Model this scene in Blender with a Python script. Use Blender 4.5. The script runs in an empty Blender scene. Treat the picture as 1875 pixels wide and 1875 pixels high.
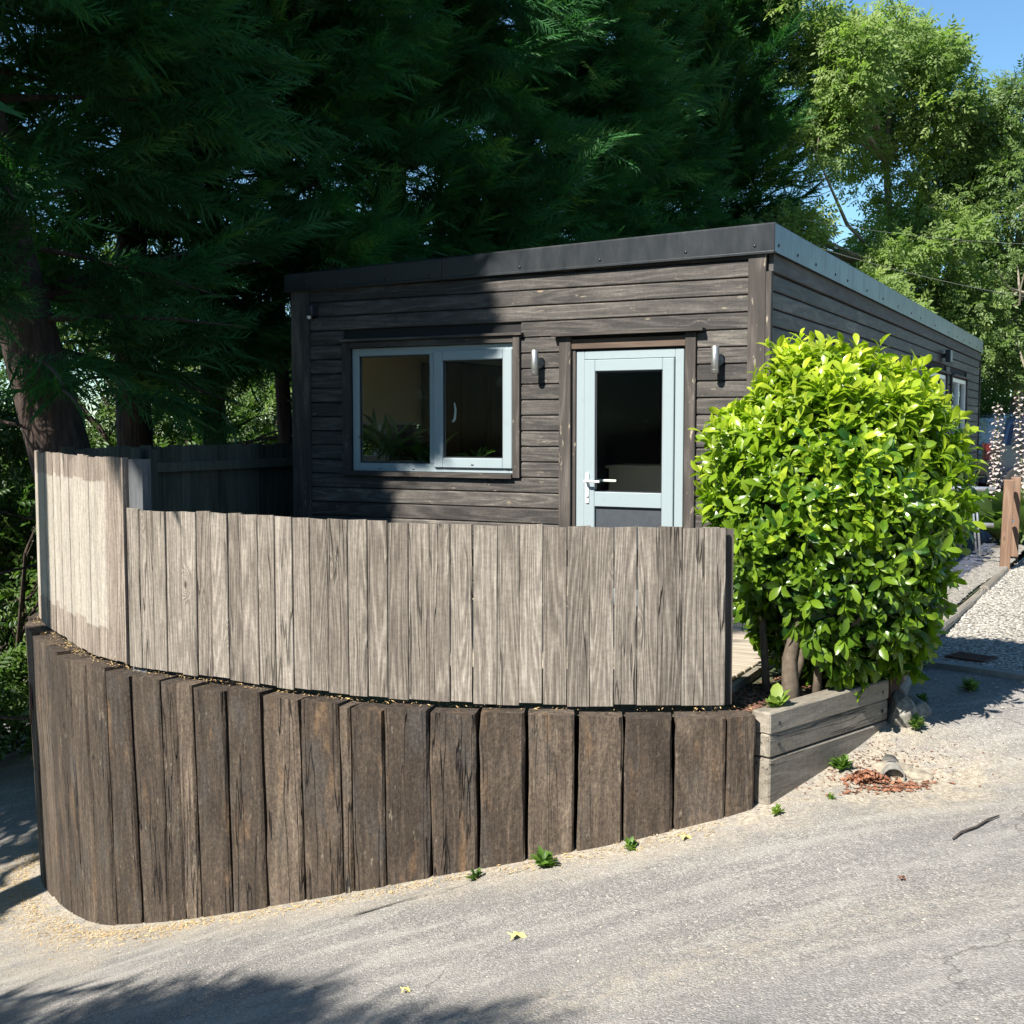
import bpy, bmesh, math, random, time
import numpy as np
from mathutils import Vector, Matrix, noise as mnoise
T0 = time.time()
random.seed(7); rng = np.random.default_rng(7)
sc = bpy.context.scene
COL = sc.collection
R = math.radians

# ------------------------------------------------------------------ camera, sky, sun, exposure
cam_d = bpy.data.cameras.new('camera'); cam = bpy.data.objects.new('camera', cam_d); COL.objects.link(cam)
cam_d.sensor_width = 36; cam_d.sensor_fit = 'HORIZONTAL'; cam_d.lens = 2190/1875*36
cam_d.clip_start = .05; cam_d.clip_end = 2000
cam.location = (0, 0, 1.45); cam.rotation_euler = (R(90-4.05), 0, 0)
sc.camera = cam

SUN = Vector((-.66, -.75, .94)).normalized()           # direction towards the sun
SUN_EL = math.asin(SUN.z); SUN_AZ = math.atan2(SUN.x, SUN.y)
w = bpy.data.worlds.new('World'); sc.world = w; w.use_nodes = True
wn = w.node_tree; wn.nodes.clear()
sky = wn.nodes.new('ShaderNodeTexSky'); sky.sky_type = 'NISHITA'; sky.sun_disc = False
sky.sun_elevation = SUN_EL; sky.sun_rotation = SUN_AZ
sky.air_density = 1.0; sky.dust_density = 0; sky.ozone_density = 1.6
bg = wn.nodes.new('ShaderNodeBackground'); bg.inputs['Strength'].default_value = .06
wo = wn.nodes.new('ShaderNodeOutputWorld')
tint = wn.nodes.new('ShaderNodeMix'); tint.data_type = 'RGBA'; tint.blend_type = 'MULTIPLY'; tint.inputs[0].default_value = 1
tint.inputs[7].default_value = (.78, 1.04, 1.14, 1)                       # deep clear azure summer sky
wn.links.new(sky.outputs[0], tint.inputs[6]); wn.links.new(tint.outputs[2], bg.inputs[0]); wn.links.new(bg.outputs[0], wo.inputs[0])
sd = bpy.data.lights.new('sun', 'SUN'); so = bpy.data.objects.new('sun', sd); COL.objects.link(so)
sd.energy = 4.8; sd.angle = R(.5); sd.color = (1, .95, .87)
so.rotation_euler = SUN.to_track_quat('Z', 'Y').to_euler(); so.location = SUN*30
sc.view_settings.view_transform = 'Standard'; sc.view_settings.look = 'None'
sc.view_settings.exposure = 1.35; sc.view_settings.gamma = 1; sc.view_settings.use_curve_mapping = False
try: sc.cycles.max_bounces = 8; sc.cycles.transparent_max_bounces = 12
except Exception: pass

# ------------------------------------------------------------------ tagging helpers
def tag(o, label=None, cat=None, group=None, kind=None):
    if label: o['label'] = label
    if cat: o['category'] = cat
    if group: o['group'] = group
    if kind: o['kind'] = kind
    return o
def empty(name, loc=(0,0,0), rz=0, label=None, cat=None, group=None):
    o = bpy.data.objects.new(name, None); COL.objects.link(o); o.empty_display_size = .1
    o.location = loc; o.rotation_euler = (0,0,rz)
    return tag(o, label, cat, group)
def mobj(name, verts, faces, mat, parent=None, smooth=False):
    me = bpy.data.meshes.new(name); me.from_pydata([tuple(v) for v in verts], [], faces)
    if mat: me.materials.append(mat)
    if smooth: me.polygons.foreach_set('use_smooth', [True]*len(me.polygons))
    me.update()
    o = bpy.data.objects.new(name, me); COL.objects.link(o)
    if parent: o.parent = parent
    return o
class MB:
    "collects shapes for ONE mesh"
    def __init__(s): s.v = []; s.f = []
    def add(s, vs, fs):
        n = len(s.v); s.v += [tuple(v) for v in vs]; s.f += [tuple(i+n for i in f) for f in fs]; return s
    def box(s, x0, x1, y0, y1, z0, z1, c=.004):
        # chamfered box
        xs, ys, zs = (x0,x1), (y0,y1), (z0,z1)
        c = min(c, .3*min(abs(x1-x0), abs(y1-y0), abs(z1-z0)))
        if c <= 0.0005:
            vs = [(x,y,z) for z in zs for y in ys for x in xs]
            return s.add(vs, [(0,2,3,1),(4,5,7,6),(0,1,5,4),(2,6,7,3),(0,4,6,2),(1,3,7,5)])
        bm = bmesh.new(); bmesh.ops.create_cube(bm, size=1)
        for v in bm.verts:
            v.co = Vector(((x0+x1)/2+v.co.x*(x1-x0), (y0+y1)/2+v.co.y*(y1-y0), (z0+z1)/2+v.co.z*(z1-z0)))
        bmesh.ops.bevel(bm, geom=bm.edges[:], offset=c, segments=1, affect='EDGES')
        bm.verts.index_update(); s.add([v.co[:] for v in bm.verts], [[v.index for v in f.verts] for f in bm.faces]); bm.free(); return s
    def beam(s, p0, p1, wd, ht, up=(0,0,1)):
        p0, p1 = Vector(p0), Vector(p1); d = (p1-p0).normalized(); u = Vector(up)
        a = d.cross(u).normalized()*wd/2; b = a.cross(d).normalized()*ht/2
        vs = [p+i*a+j*b for p in (p0,p1) for i,j in ((-1,-1),(1,-1),(1,1),(-1,1))]
        return s.add(vs, [(3,2,1,0),(4,5,6,7),(0,1,5,4),(1,2,6,5),(2,3,7,6),(3,0,4,7)])
    def tube(s, pts, rad, n=10, cap=True):
        pts = [Vector(p) for p in pts]; k = len(pts)
        rad = rad if hasattr(rad,'__len__') else [rad]*k
        base = []; prev = None
        for i,p in enumerate(pts):
            d = (pts[min(i+1,k-1)]-pts[max(i-1,0)]).normalized()
            if prev is None:
                a = d.orthogonal().normalized()
            else:
                a = (prev-d*prev.dot(d)).normalized()
            prev = a; b = d.cross(a)
            base += [p+(a*math.cos(t)+b*math.sin(t))*rad[i] for t in (2*math.pi*j/n for j in range(n))]
        fs = [(i*n+j, i*n+(j+1)%n, (i+1)*n+(j+1)%n, (i+1)*n+j) for i in range(k-1) for j in range(n)]
        if cap: fs += [tuple(range(n-1,-1,-1)), tuple((k-1)*n+j for j in range(n))]
        return s.add(base, fs)
    def prism(s, prof, axis_fn):
        # prof: 2-D closed outline; axis_fn(p, t) for t in 0,1 gives 3-D
        n = len(prof)
        vs = [axis_fn(p,0) for p in prof]+[axis_fn(p,1) for p in prof]
        return s.add(vs, [(i,(i+1)%n,n+(i+1)%n,n+i) for i in range(n)]+[tuple(range(n-1,-1,-1)), tuple(range(n,2*n))])
    def build(s, name, mat, parent=None, smooth=False):
        o = mobj(name, s.v, s.f, mat, parent, smooth)
        bm = bmesh.new(); bm.from_mesh(o.data); bmesh.ops.recalc_face_normals(bm, faces=bm.faces); bm.to_mesh(o.data); bm.free()
        return o
def box(name, x0,x1,y0,y1,z0,z1, mat, parent=None, c=.004):
    return MB().box(x0,x1,y0,y1,z0,z1,c).build(name, mat, parent)

# ------------------------------------------------------------------ material helpers
class NT:
    def __init__(s, name):
        s.m = bpy.data.materials.new(name); s.m.use_nodes = True; s.t = s.m.node_tree; s.t.nodes.clear()
        s.out = s.t.nodes.new('ShaderNodeOutputMaterial')
    def n(s, typ, ins=None, **props):
        nd = s.t.nodes.new('ShaderNode'+typ)
        for k,v in props.items(): setattr(nd, k, v)
        for k,v in (ins or {}).items(): s.set(nd.inputs[k], v)
        return nd
    def set(s, sock, v):
        if isinstance(v, bpy.types.NodeSocket): s.t.links.new(v, sock)
        elif isinstance(v, bpy.types.Node): s.t.links.new(v.outputs[0], sock)
        else:
            if isinstance(v, (tuple,list)) and len(v) == 3 and sock.type == 'RGBA': v = (*v, 1)
            sock.default_value = v
    def math(s, op, a, b=0., clamp=False):
        return s.n('Math', {0:a, 1:b}, operation=op, use_clamp=clamp).outputs[0]
    def vmath(s, op, a, b):
        return s.n('VectorMath', {0:a, 1:b}, operation=op).outputs[0]
    def mix(s, f, a, b, mode='MIX'):
        nd = s.n('Mix', data_type='RGBA', blend_type=mode)
        s.set(nd.inputs[0], f); s.set(nd.inputs[6], a); s.set(nd.inputs[7], b); return nd.outputs[2]
    def ramp(s, f, stops, interp='LINEAR'):
        nd = s.n('ValToRGB', {0:f}); cr = nd.color_ramp; cr.interpolation = interp
        while len(cr.elements) < len(stops): cr.elements.new(.5)
        for e,(p,c) in zip(cr.elements, stops):
            e.position = p; e.color = (*c,1) if hasattr(c,'__len__') else (c,c,c,1)
        return nd.outputs[0]
    def maprange(s, v, a, b, c=0., d=1.):
        return s.n('MapRange', {0:v,1:a,2:b,3:c,4:d}).outputs[0]
    def noise(s, vec, scale, detail=3, rough=.55, dist=0):
        return s.n('TexNoise', {'Vector':vec,'Scale':scale,'Detail':detail,'Roughness':rough,'Distortion':dist}).outputs[0]
    def coords(s, kind='Object'):
        return s.n('TexCoord').outputs[kind]
    def bump(s, h, strength=.3, dist=.01, normal=None):
        nd = s.n('Bump', {'Height':h,'Strength':strength,'Distance':dist})
        if normal is not None: s.set(nd.inputs['Normal'], normal)
        return nd.outputs[0]
    def pbr(s, col, rough=.6, normal=None, **kw):
        ins = {'Base Color':col, 'Roughness':rough}; ins.update(kw)
        nd = s.n('BsdfPrincipled', ins)
        if normal is not None: s.set(nd.inputs['Normal'], normal)
        s.t.links.new(nd.outputs[0], s.out.inputs[0]); return s.m

def wood(name, axis, stops, rough=.8, ring=46., knot_col=(.05,.03,.02), knot=1., fine=.5, var=.35, bump=.5, cracks=0., overlay=None, spots=0., figure=.16, stretch=.10, mottle=False, blotw=.75, speck=False):
    "weathered sawn timber; axis = direction of the grain"
    t = NT(name); oi = t.n('ObjectInfo'); co = t.coords()
    rv = t.n('CombineXYZ', {0:t.math('MULTIPLY',oi.outputs['Random'],37.), 1:t.math('MULTIPLY',oi.outputs['Random'],91.), 2:t.math('MULTIPLY',oi.outputs['Random'],53.)}).outputs[0]
    p = t.vmath('ADD', co, rv)
    def sc3(l, c=1.):
        return tuple(l if a == axis else c for a in 'XYZ')
    pg = t.vmath('MULTIPLY', p, sc3(stretch))
    field = t.noise(pg, 5.5, 2, .45)
    pk = t.vmath('MULTIPLY', p, sc3(.42))
    vor = t.n('TexVoronoi', {'Vector':pk,'Scale':4.2,'Randomness':1.})
    kd = vor.outputs['Distance']
    kmask = t.maprange(kd, .060, .035)             # inner knot
    kfield = t.math('POWER', t.maprange(kd, .24, .0), 2.2)
    f2 = t.math('ADD', field, t.math('MULTIPLY', kfield, .22*knot))
    rings = t.math('SINE', t.math('MULTIPLY', f2, ring*3.))
    rings = t.math('POWER', t.maprange(rings, -1, 1), 1.6)
    fib = t.noise(t.vmath('MULTIPLY', p, sc3(.03)), 190, 4, .7)
    blot = t.noise(t.vmath('MULTIPLY', p, sc3(.35)), 3.2, 4, .6)
    v = t.math('ADD', t.math('MULTIPLY', rings, figure), t.math('MULTIPLY', fib, fine))
    v = t.math('ADD', v, t.math('MULTIPLY', blot, blotw))
    v = t.math('ADD', v, t.math('MULTIPLY', t.math('SUBTRACT', oi.outputs['Random'], .5), var))
    v = t.math('MULTIPLY', v, 1/(figure+fine+blotw))
    v = t.maprange(v, .22, .80)
    col = t.ramp(v, stops)
    col = t.mix(t.math('MULTIPLY', kmask, .85*min(knot,1.)), col, knot_col)
    h = t.math('ADD', t.math('MULTIPLY', rings, .5), t.math('MULTIPLY', fib, 1.))
    if cracks:
        cn = t.noise(t.vmath('MULTIPLY', p, sc3(.05)), 9, 3, .6)
        cl = t.math('ABSOLUTE', t.math('SUBTRACT', cn, .5))
        cm = t.math('MULTIPLY', t.maprange(cl, .012, .0), t.maprange(t.noise(t.vmath('MULTIPLY', p, sc3(.3)), 2.5, 1), .45, .55))
        col = t.mix(t.math('MULTIPLY', cm, cracks), col, (.008,.006,.005))
        h = t.math('SUBTRACT', h, t.math('MULTIPLY', cm, 5.))
    if spots:
        sm = t.maprange(t.noise(t.vmath('MULTIPLY', p, sc3(.25)), 26, 4, .7), .63, .72)
        col = t.mix(t.math('MULTIPLY', sm, spots), col, (.42,.36,.27))
    if overlay: col = overlay(t, col, co)
    if speck:
        q4 = t.noise(t.vmath('MULTIPLY', p, sc3(.12)), 120., 4, .8); q5 = t.noise(t.vmath('MULTIPLY', p, sc3(1.6)), 34., 3, .7)
        col = t.mix(.6, col, t.ramp(q4, [(.32,(.62,.61,.60)),(.5,(1.,1.,1.)),(.68,(1.35,1.35,1.33))]), 'MULTIPLY')
        col = t.mix(.5, col, t.ramp(q5, [(.38,(.75,.75,.74)),(.6,(1.12,1.12,1.12))]), 'MULTIPLY')
    if mottle:
        q1 = t.noise(t.vmath('MULTIPLY', p, sc3(.45)), 5., 4, .65); q2 = t.noise(t.vmath('MULTIPLY', p, sc3(.6)), 70., 4, .75); q3 = t.noise(t.vmath('MULTIPLY', p, sc3(.2)), 9., 3, .6)
        col = t.mix(t.math('MULTIPLY', t.maprange(q1, .54, .70), .45), col, (.062,.060,.058))
        col = t.mix(t.math('MULTIPLY', t.maprange(q3, .60, .74), .55), col, (.17,.105,.055))
        col = t.mix(.75, col, t.ramp(q2, [(.30,(.38,.38,.38)),(.5,(1.,1.,1.)),(.68,(1.75,1.7,1.6))]), 'MULTIPLY')
        h = t.math('ADD', h, t.math('MULTIPLY', q2, 2.2))
    return t.pbr(col, rough, t.bump(h, bump, .003), **{'Specular IOR Level':.25})

def plain(name, col, rough=.5, metal=0., noise=.0, scale=20, bumpv=0., **kw):
    t = NT(name); co = t.coords()
    nz = t.noise(co, scale, 4, .6)
    c = t.mix(t.maprange(nz, .3, .7), tuple(x*(1-noise) for x in col), tuple(min(1,x*(1+noise)) for x in col))
    return t.pbr(c, rough, t.bump(nz, bumpv, .004) if bumpv else None, Metallic=metal, **kw)

def leafmat(name, dark, light, young, trans=.35, rough=.45, spec=.4, attr=True, veins=False):
    t = NT(name)
    if attr: v = t.n('Attribute', attribute_name='tint').outputs['Fac']
    else: v = t.n('ObjectInfo').outputs['Random']
    col = t.ramp(v, [(0., dark), (.55, light), (1., young)])
    nz = t.noise(t.coords(), 3., 2)
    col = t.mix(t.maprange(nz, .35, .65, 0, .35), col, tuple(x*.8 for x in dark))
    b = t.n('BsdfPrincipled', {'Base Color':col, 'Roughness':rough, 'Specular IOR Level':spec})
    tc = t.mix(1., col, (1.15,1.4,.6), 'MULTIPLY')
    tr = t.n('BsdfTranslucent', {'Color':tc})
    mx = t.n('MixShader', {0:trans, 1:b, 2:tr}); t.t.links.new(mx.outputs[0], t.out.inputs[0])
    return t.m

# ------------------------------------------------------------------ ground heights (metres, deck level = 0)
GP = np.array([(-3.9,9.6,-2.02),(-3.44,8.54,-1.86),(-2.79,7.46,-1.72),(-2.32,7.0,-1.55),(-1.86,6.74,-1.39),(-1.38,6.43,-1.21),(-.89,6.2,-1.03),
  (-.4,6.05,-.88),(.08,5.98,-.77),(.58,5.96,-.66),(1.08,5.93,-.53),(1.27,5.95,-.47),(1.58,6.2,-.41),(1.79,6.4,-.36),(2.14,6.75,-.25),
  (2.72,7.93,-.13),(3.2,7.36,-.13),(3.07,8.0,-.12),(2.2,6.3,-.40),(2.05,5.2,-.40),(0,0,-.22),(1.5,3.2,-.30),(-2,4.7,-1.12),(3,3.6,-.12),
  (4,9,-.08),(5,12.3,-.06),(6,15,-.06),(10,25,-.05),(5,6,-.05),(8,5,.0),(12,14,0),(-5.3,12.3,-2.15),(-8,6,-2.4),(-8,0,-1.6),(-10,14,-2.7),(-5,3,-1.6),(0,-5,.1),(6,-3,.4),
  (-6,-5,-.9),(3.3,9.5,-.10),(20,30,-.1),(18,5,.1)])
def tps_fit(P):
    n = len(P); d = np.linalg.norm(P[:,None,:2]-P[None,:,:2], axis=2)
    K = np.where(d>0, d*d*np.log(d+1e-9), 0)+np.eye(n)*.03
    A = np.zeros((n+3,n+3)); A[:n,:n] = K; A[:n,n] = 1; A[:n,n+1:] = P[:,:2]; A[n,:n] = 1; A[n+1:,:n] = P[:,:2].T
    return np.linalg.solve(A, np.concatenate([P[:,2],[0,0,0]]))
TW = tps_fit(GP)
def G(x, y):
    x = np.asarray(x,float); y = np.asarray(y,float); sh = x.shape
    xc = np.clip(x.ravel(), -11, 14); yc = np.clip(y.ravel(), -5, 27)
    d = np.sqrt((xc[:,None]-GP[None,:,0])**2+(yc[:,None]-GP[None,:,1])**2)
    z = (np.where(d>0,d*d*np.log(d+1e-9),0)@TW[:-3])+TW[-3]+TW[-2]*xc+TW[-1]*yc
    return z.reshape(sh)
def g1(x,y): return float(G(np.array([x]),np.array([y]))[0])

# ------------------------------------------------------------------ plan curves
def resample(pts, step=None, n=None):
    pts = np.array(pts, float); k = len(pts); out = []
    P = np.vstack([2*pts[0]-pts[1], pts, 2*pts[-1]-pts[-2]])
    for i in range(k-1):
        p0,p1,p2,p3 = P[i:i+4]
        for t in np.linspace(0,1,24,endpoint=False):
            out.append(.5*((2*p1)+(-p0+p2)*t+(2*p0-5*p1+4*p2-p3)*t*t+(-p0+3*p1-3*p2+p3)*t**3))
    out.append(pts[-1]); out = np.array(out)
    s = np.concatenate([[0],np.cumsum(np.linalg.norm(np.diff(out,axis=0),axis=1))])
    m = n or max(2,int(round(s[-1]/step))+1)
    q = np.linspace(0,s[-1],m)
    return np.stack([np.interp(q,s,out[:,j]) for j in range(out.shape[1])],1), s[-1]
SLEEP = [(-3.42,10.9),(-3.66,10.0),(-3.72,9.3),(-3.58,8.72),(-3.28,8.15),(-2.95,7.66),(-2.5,7.14),(-2.04,6.80),(-1.58,6.54),(-1.10,6.29),(-.67,6.11),(-.2,6.01),(.3,5.965),(.75,5.94),(1.07,5.93),(1.25,5.95)]
FENCE = [(-3.66,9.20),(-3.42,8.66),(-3.12,8.18),(-2.68,7.52),(-2.31,7.12),(-2.03,6.93),(-1.64,6.71),(-1.28,6.49),(-.97,6.34),(-.52,6.18),(-.1,6.09),(.45,6.05),(1.10,6.07)]

# building frame: local X runs right along the front, local Y runs back along the side wall
K = Vector((1.8996, 8.9832, 0)); BROT = -R(27.45)
Xb = Vector((math.cos(BROT), math.sin(BROT), 0)); Yb = Vector((-math.sin(BROT), math.cos(BROT), 0))
def B2W(x, y, z=0.): return K+Xb*x+Yb*y+Vector((0,0,z))

# ------------------------------------------------------------------ materials
M = {}
def pale_patch(t, col, co):
    # paler patch with a stepped edge, mixed into the tall panel's wood colour
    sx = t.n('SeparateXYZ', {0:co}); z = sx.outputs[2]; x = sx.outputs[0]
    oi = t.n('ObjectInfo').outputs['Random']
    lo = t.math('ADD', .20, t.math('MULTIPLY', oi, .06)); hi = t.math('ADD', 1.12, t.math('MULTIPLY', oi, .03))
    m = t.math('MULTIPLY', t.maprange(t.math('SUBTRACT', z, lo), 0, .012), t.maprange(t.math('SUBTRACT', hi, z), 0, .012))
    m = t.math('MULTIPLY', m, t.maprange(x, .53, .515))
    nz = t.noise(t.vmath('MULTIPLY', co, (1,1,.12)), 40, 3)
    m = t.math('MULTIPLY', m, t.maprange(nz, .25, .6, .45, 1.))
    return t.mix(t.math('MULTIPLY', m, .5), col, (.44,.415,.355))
FW = [(0,(.042,.034,.028)),(.35,(.125,.106,.088)),(.65,(.235,.205,.172)),(1,(.43,.39,.34))]
M['fence'] = wood('weathered_fence_wood','Z',FW,.85,ring=60,knot_col=(.04,.03,.022),knot=1.5,var=.20,bump=.8,cracks=.6,figure=.20,stretch=.055,fine=.95,blotw=.40,speck=True)
M['fence_tall'] = wood('pale_fence_wood','Z',[(0,(.08,.062,.05)),(.4,(.20,.165,.135)),(.7,(.30,.255,.21)),(1,(.44,.39,.33))],.85,ring=50,knot_col=(.07,.045,.03),var=.3,bump=.7,overlay=pale_patch,figure=.30,stretch=.055,fine=.95,blotw=.4,speck=True)
M['sleeper'] = wood('old_sleeper_wood','Z',[(0,(.017,.012,.009)),(.4,(.053,.040,.030)),(.72,(.106,.081,.060)),(1,(.22,.175,.13))],.85,ring=18,knot=.5,knot_col=(.14,.10,.07),fine=.75,var=.32,bump=1.,cracks=1.,spots=.3,mottle=True)
M['sleeper_h'] = wood('grey_sleeper_wood_h','X',[(0,(.10,.086,.068)),(.4,(.19,.168,.136)),(.7,(.27,.24,.195)),(1,(.38,.345,.29))],.85,ring=16,knot=.4,fine=.6,var=.06,bump=.45,cracks=.8,speck=True)
CL = [(0,(.014,.013,.013)),(.4,(.041,.037,.034)),(.68,(.094,.085,.076)),(1,(.26,.225,.185))]
M['clad_x'] = wood('black_stained_cladding_x','X',CL,.6,ring=20,knot_col=(.24,.18,.12),knot=1.,fine=.7,var=.22,bump=.4,spots=.4,speck=True)
M['clad_y'] = wood('black_stained_cladding_y','Y',CL,.6,ring=20,knot_col=(.012,.01,.01),knot=1.,fine=.7,var=.18,bump=.4,spots=.15,speck=True)
M['trim_z'] = wood('worn_black_trim_z','Z',[(0,(.018,.016,.015)),(.5,(.050,.043,.038)),(.75,(.105,.09,.078)),(1,(.25,.215,.18))],.7,ring=16,knot=.5,fine=.7,var=.15,bump=.5,spots=.75)
M['trim_x'] = wood('worn_black_trim_x','X',[(0,(.018,.016,.015)),(.5,(.050,.043,.038)),(.75,(.105,.09,.078)),(1,(.22,.185,.15))],.7,ring=16,knot=.5,fine=.7,var=.15,bump=.5,spots=.35)
M['trim_y'] = wood('worn_black_trim_y','Y',[(0,(.03,.029,.028)),(.5,(.075,.07,.066)),(1,(.17,.155,.14))],.7,ring=16,knot=.8,knot_col=(.01,.01,.01),fine=.7,var=.15,bump=.5)
M['lintel'] = wood('brown_lintel_wood','X',[(0,(.05,.035,.026)),(.5,(.115,.08,.058)),(1,(.22,.17,.13))],.7,ring=24,fine=.5,bump=.4)
M['post'] = wood('brown_treated_post','Z',[(0,(.09,.05,.032)),(.5,(.19,.12,.08)),(1,(.31,.22,.16))],.8,ring=20,knot=.6)
M['post_dark'] = wood('dark_brown_post','Z',[(0,(.025,.013,.01)),(.5,(.06,.032,.022)),(1,(.10,.06,.045))],.8,ring=20,knot=.6)
M['log'] = wood('grey_log_wood','Y',[(0,(.12,.105,.085)),(.5,(.23,.205,.165)),(1,(.36,.32,.26))],.85,ring=12,knot=.5,cracks=.6)
M['deck'] = wood('pale_deck_wood','X',[(0,(.20,.17,.13)),(.5,(.36,.31,.24)),(1,(.5,.44,.36))],.85,ring=20,knot=.4)
M['backfence'] = wood('dark_greenish_fence','Z',[(0,(.03,.032,.024)),(.5,(.075,.078,.058)),(1,(.13,.125,.095))],.9,ring=16,knot=.4)  # darker and greener than the front fence boards
M['bluepost'] = wood('grey_blistered_post','Z',[(0,(.03,.032,.036)),(.45,(.12,.125,.13)),(1,(.34,.35,.36))],.8,ring=8,knot=.3,fine=.9,spots=.4)
t = NT('grey_powder_coated_fascia'); co = t.coords(); nz = t.noise(t.vmath('MULTIPLY',co,(1,1,.3)), 9, 5, .65)
M['fascia'] = t.pbr(t.mix(t.maprange(nz,.3,.7), (.010,.012,.014), (.020,.022,.025)), t.maprange(nz,.3,.7,.30,.42), t.bump(nz,.05,.002), **{'Specular IOR Level':.45})
M['roof'] = plain('dark_roofing_felt', (.06,.06,.06), .9, noise=.3, bumpv=.2)
t = NT('pale_blue_grey_window_frame'); co = t.coords(); nz = t.noise(co, 14, 5, .7)
M['upvc'] = t.pbr(t.mix(t.maprange(nz,.55,.75,0,.35), (.25,.30,.315), (.19,.225,.23)), .35, **{'Specular IOR Level':.4})
M['white'] = plain('white_plastic', (.72,.72,.70), .35)
M['gasket'] = plain('black_rubber_gasket', (.015,.015,.017), .5)
M['panel'] = plain('dark_grey_door_panel', (.050,.056,.064), .35, noise=.15)
M['steel'] = plain('brushed_steel', (.42,.41,.39), .42, metal=.9, noise=.12, scale=60)
M['galv'] = plain('galvanised_tube', (.55,.57,.60), .38, metal=.7, noise=.1)
M['darkplastic'] = plain('dark_plastic', (.02,.022,.028), .4)
M['rust'] = plain('rusty_iron', (.10,.045,.03), .8, noise=.4, scale=60)
t = NT('window_glass'); lw = t.n('LayerWeight', {'Blend':.10}); co = t.coords(); sm = t.noise(co, 5, 6, .75)
fr = t.math('ADD', t.math('MULTIPLY', lw.outputs['Fresnel'], .55), t.maprange(sm,.60,.75,.0,.03))
mx = t.n('MixShader', {0:fr, 1:t.n('BsdfTransparent', {'Color':(.93,.95,.93)}), 2:t.n('BsdfGlossy', {'Color':(.9,.95,1.),'Roughness':.01})})
t.t.links.new(mx.outputs[0], t.out.inputs[0]); M['glass'] = t.m
M['cream'] = plain('cream_wall_paint', (.88,.77,.55), .8)
M['cream_blind'] = plain('cream_roller_blind', (.88,.75,.50), .8)
M['brownwood'] = wood('brown_wardrobe_wood','Z',[(0,(.06,.028,.014)),(.5,(.11,.055,.026)),(1,(.17,.09,.045))],.5,ring=14,knot=.2)
M['carpet'] = plain('pale_laminate_floor', (.55,.47,.36), .5)
M['room_dark'] = plain('unlit_room_navy', (.012,.020,.036), .8)  # near-black colour stands in for the unlit depth of the room
M['counter'] = plain('taupe_counter_front', (.72,.68,.60), .6)
M['bark'] = NT('bark').m
t = NT('conifer_bark'); co = t.coords(); a = t.noise(t.vmath('MULTIPLY',co,(1,1,.10)), 26, 4, .65)
M['bark'] = t.pbr(t.ramp(a, [(.3,(.014,.009,.007)),(.55,(.055,.034,.025)),(.8,(.11,.072,.054))]), .9, t.bump(a,1.,.03))
t = NT('pale_bark'); co = t.coords(); a = t.noise(t.vmath('MULTIPLY',co,(1,1,.3)), 30, 4, .65)
M['barkpale'] = t.pbr(t.ramp(a, [(.3,(.10,.085,.062)),(.7,(.30,.27,.20))]), .9, t.bump(a,.6,.01))
M['conifer'] = leafmat('conifer_foliage', (.020,.080,.030), (.055,.175,.052), (.20,.31,.055), .42, .55, .3)
M['ashleaf'] = leafmat('ash_leaves', (.09,.15,.045), (.22,.31,.085), (.34,.42,.12), .52, .5, .4)
M['ivyleaf'] = leafmat('ivy_leaves', (.06,.11,.035), (.16,.24,.07), (.28,.36,.11), .48, .45, .4)
M['bushleaf'] = leafmat('bush_leaves', (.022,.060,.014), (.070,.135,.025), (.16,.23,.05), .42, .45, .4)
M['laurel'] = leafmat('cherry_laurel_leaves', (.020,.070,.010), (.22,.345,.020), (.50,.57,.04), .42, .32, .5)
M['laurelobj'] = leafmat('cherry_laurel_front_leaves', (.022,.085,.010), (.20,.33,.020), (.46,.55,.04), .42, .32, .5, attr=False)
M['weed'] = leafmat('weed_leaves', (.06,.13,.02), (.12,.22,.03), (.25,.33,.06), .4, .5, .4)
M['flower'] = plain('pale_pink_bracts', (.36,.31,.29), .7, noise=.5, scale=40)
M['redleaf'] = leafmat('bronze_leaves', (.06,.05,.015), (.16,.08,.02), (.25,.22,.04), .4, .5, .4)
M['stem'] = plain('green_brown_stem', (.12,.13,.06), .8, noise=.3)
M['dry'] = plain('dry_straw_debris', (.42,.29,.13), .9, noise=.45, scale=30)
M['orange'] = plain('rust_orange_dead_leaves', (.20,.085,.045), .7, noise=.7, scale=30)
M['stick'] = plain('dark_twig', (.05,.038,.032), .9, noise=.3)
M['yellowleaf'] = plain('yellow_dead_leaf', (.55,.46,.16), .6, noise=.2)
M['white_stone'] = plain('pale_gravel_stone', (.37,.352,.31), .9, noise=.3, scale=25)
M['bed_stone'] = plain('grey_tan_bed_gravel', (.17,.16,.14), .9, noise=.5, scale=20)
M['pebble'] = plain('tan_road_chipping', (.34,.30,.25), .9, noise=.45, scale=8)
M['slate'] = plain('blue_slate_chip', (.055,.062,.085), .5, noise=.5, scale=6)
M['mulch'] = plain('reddish_bark_mulch', (.15,.07,.045), .9, noise=.5, scale=14)
M['rock'] = plain('pale_mortar_rock', (.19,.18,.155), .95, noise=.5, scale=38, bumpv=1.)
M['carpaint'] = plain('dark_blue_car_paint', (.006,.012,.03), .18, metal=.2, **{'Coat Weight':1.})
M['carglass'] = plain('dark_car_glass', (.01,.014,.02), .05)
M['tyre'] = plain('tyre_rubber', (.02,.02,.02), .8)
M['redlens'] = plain('red_lamp_lens', (.10,.008,.008), .3)
M['potgreen'] = plain('green_glazed_pot', (.05,.09,.075), .3, noise=.2)
M['cable'] = plain('grey_cable', (.10,.11,.09), .6)

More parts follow.
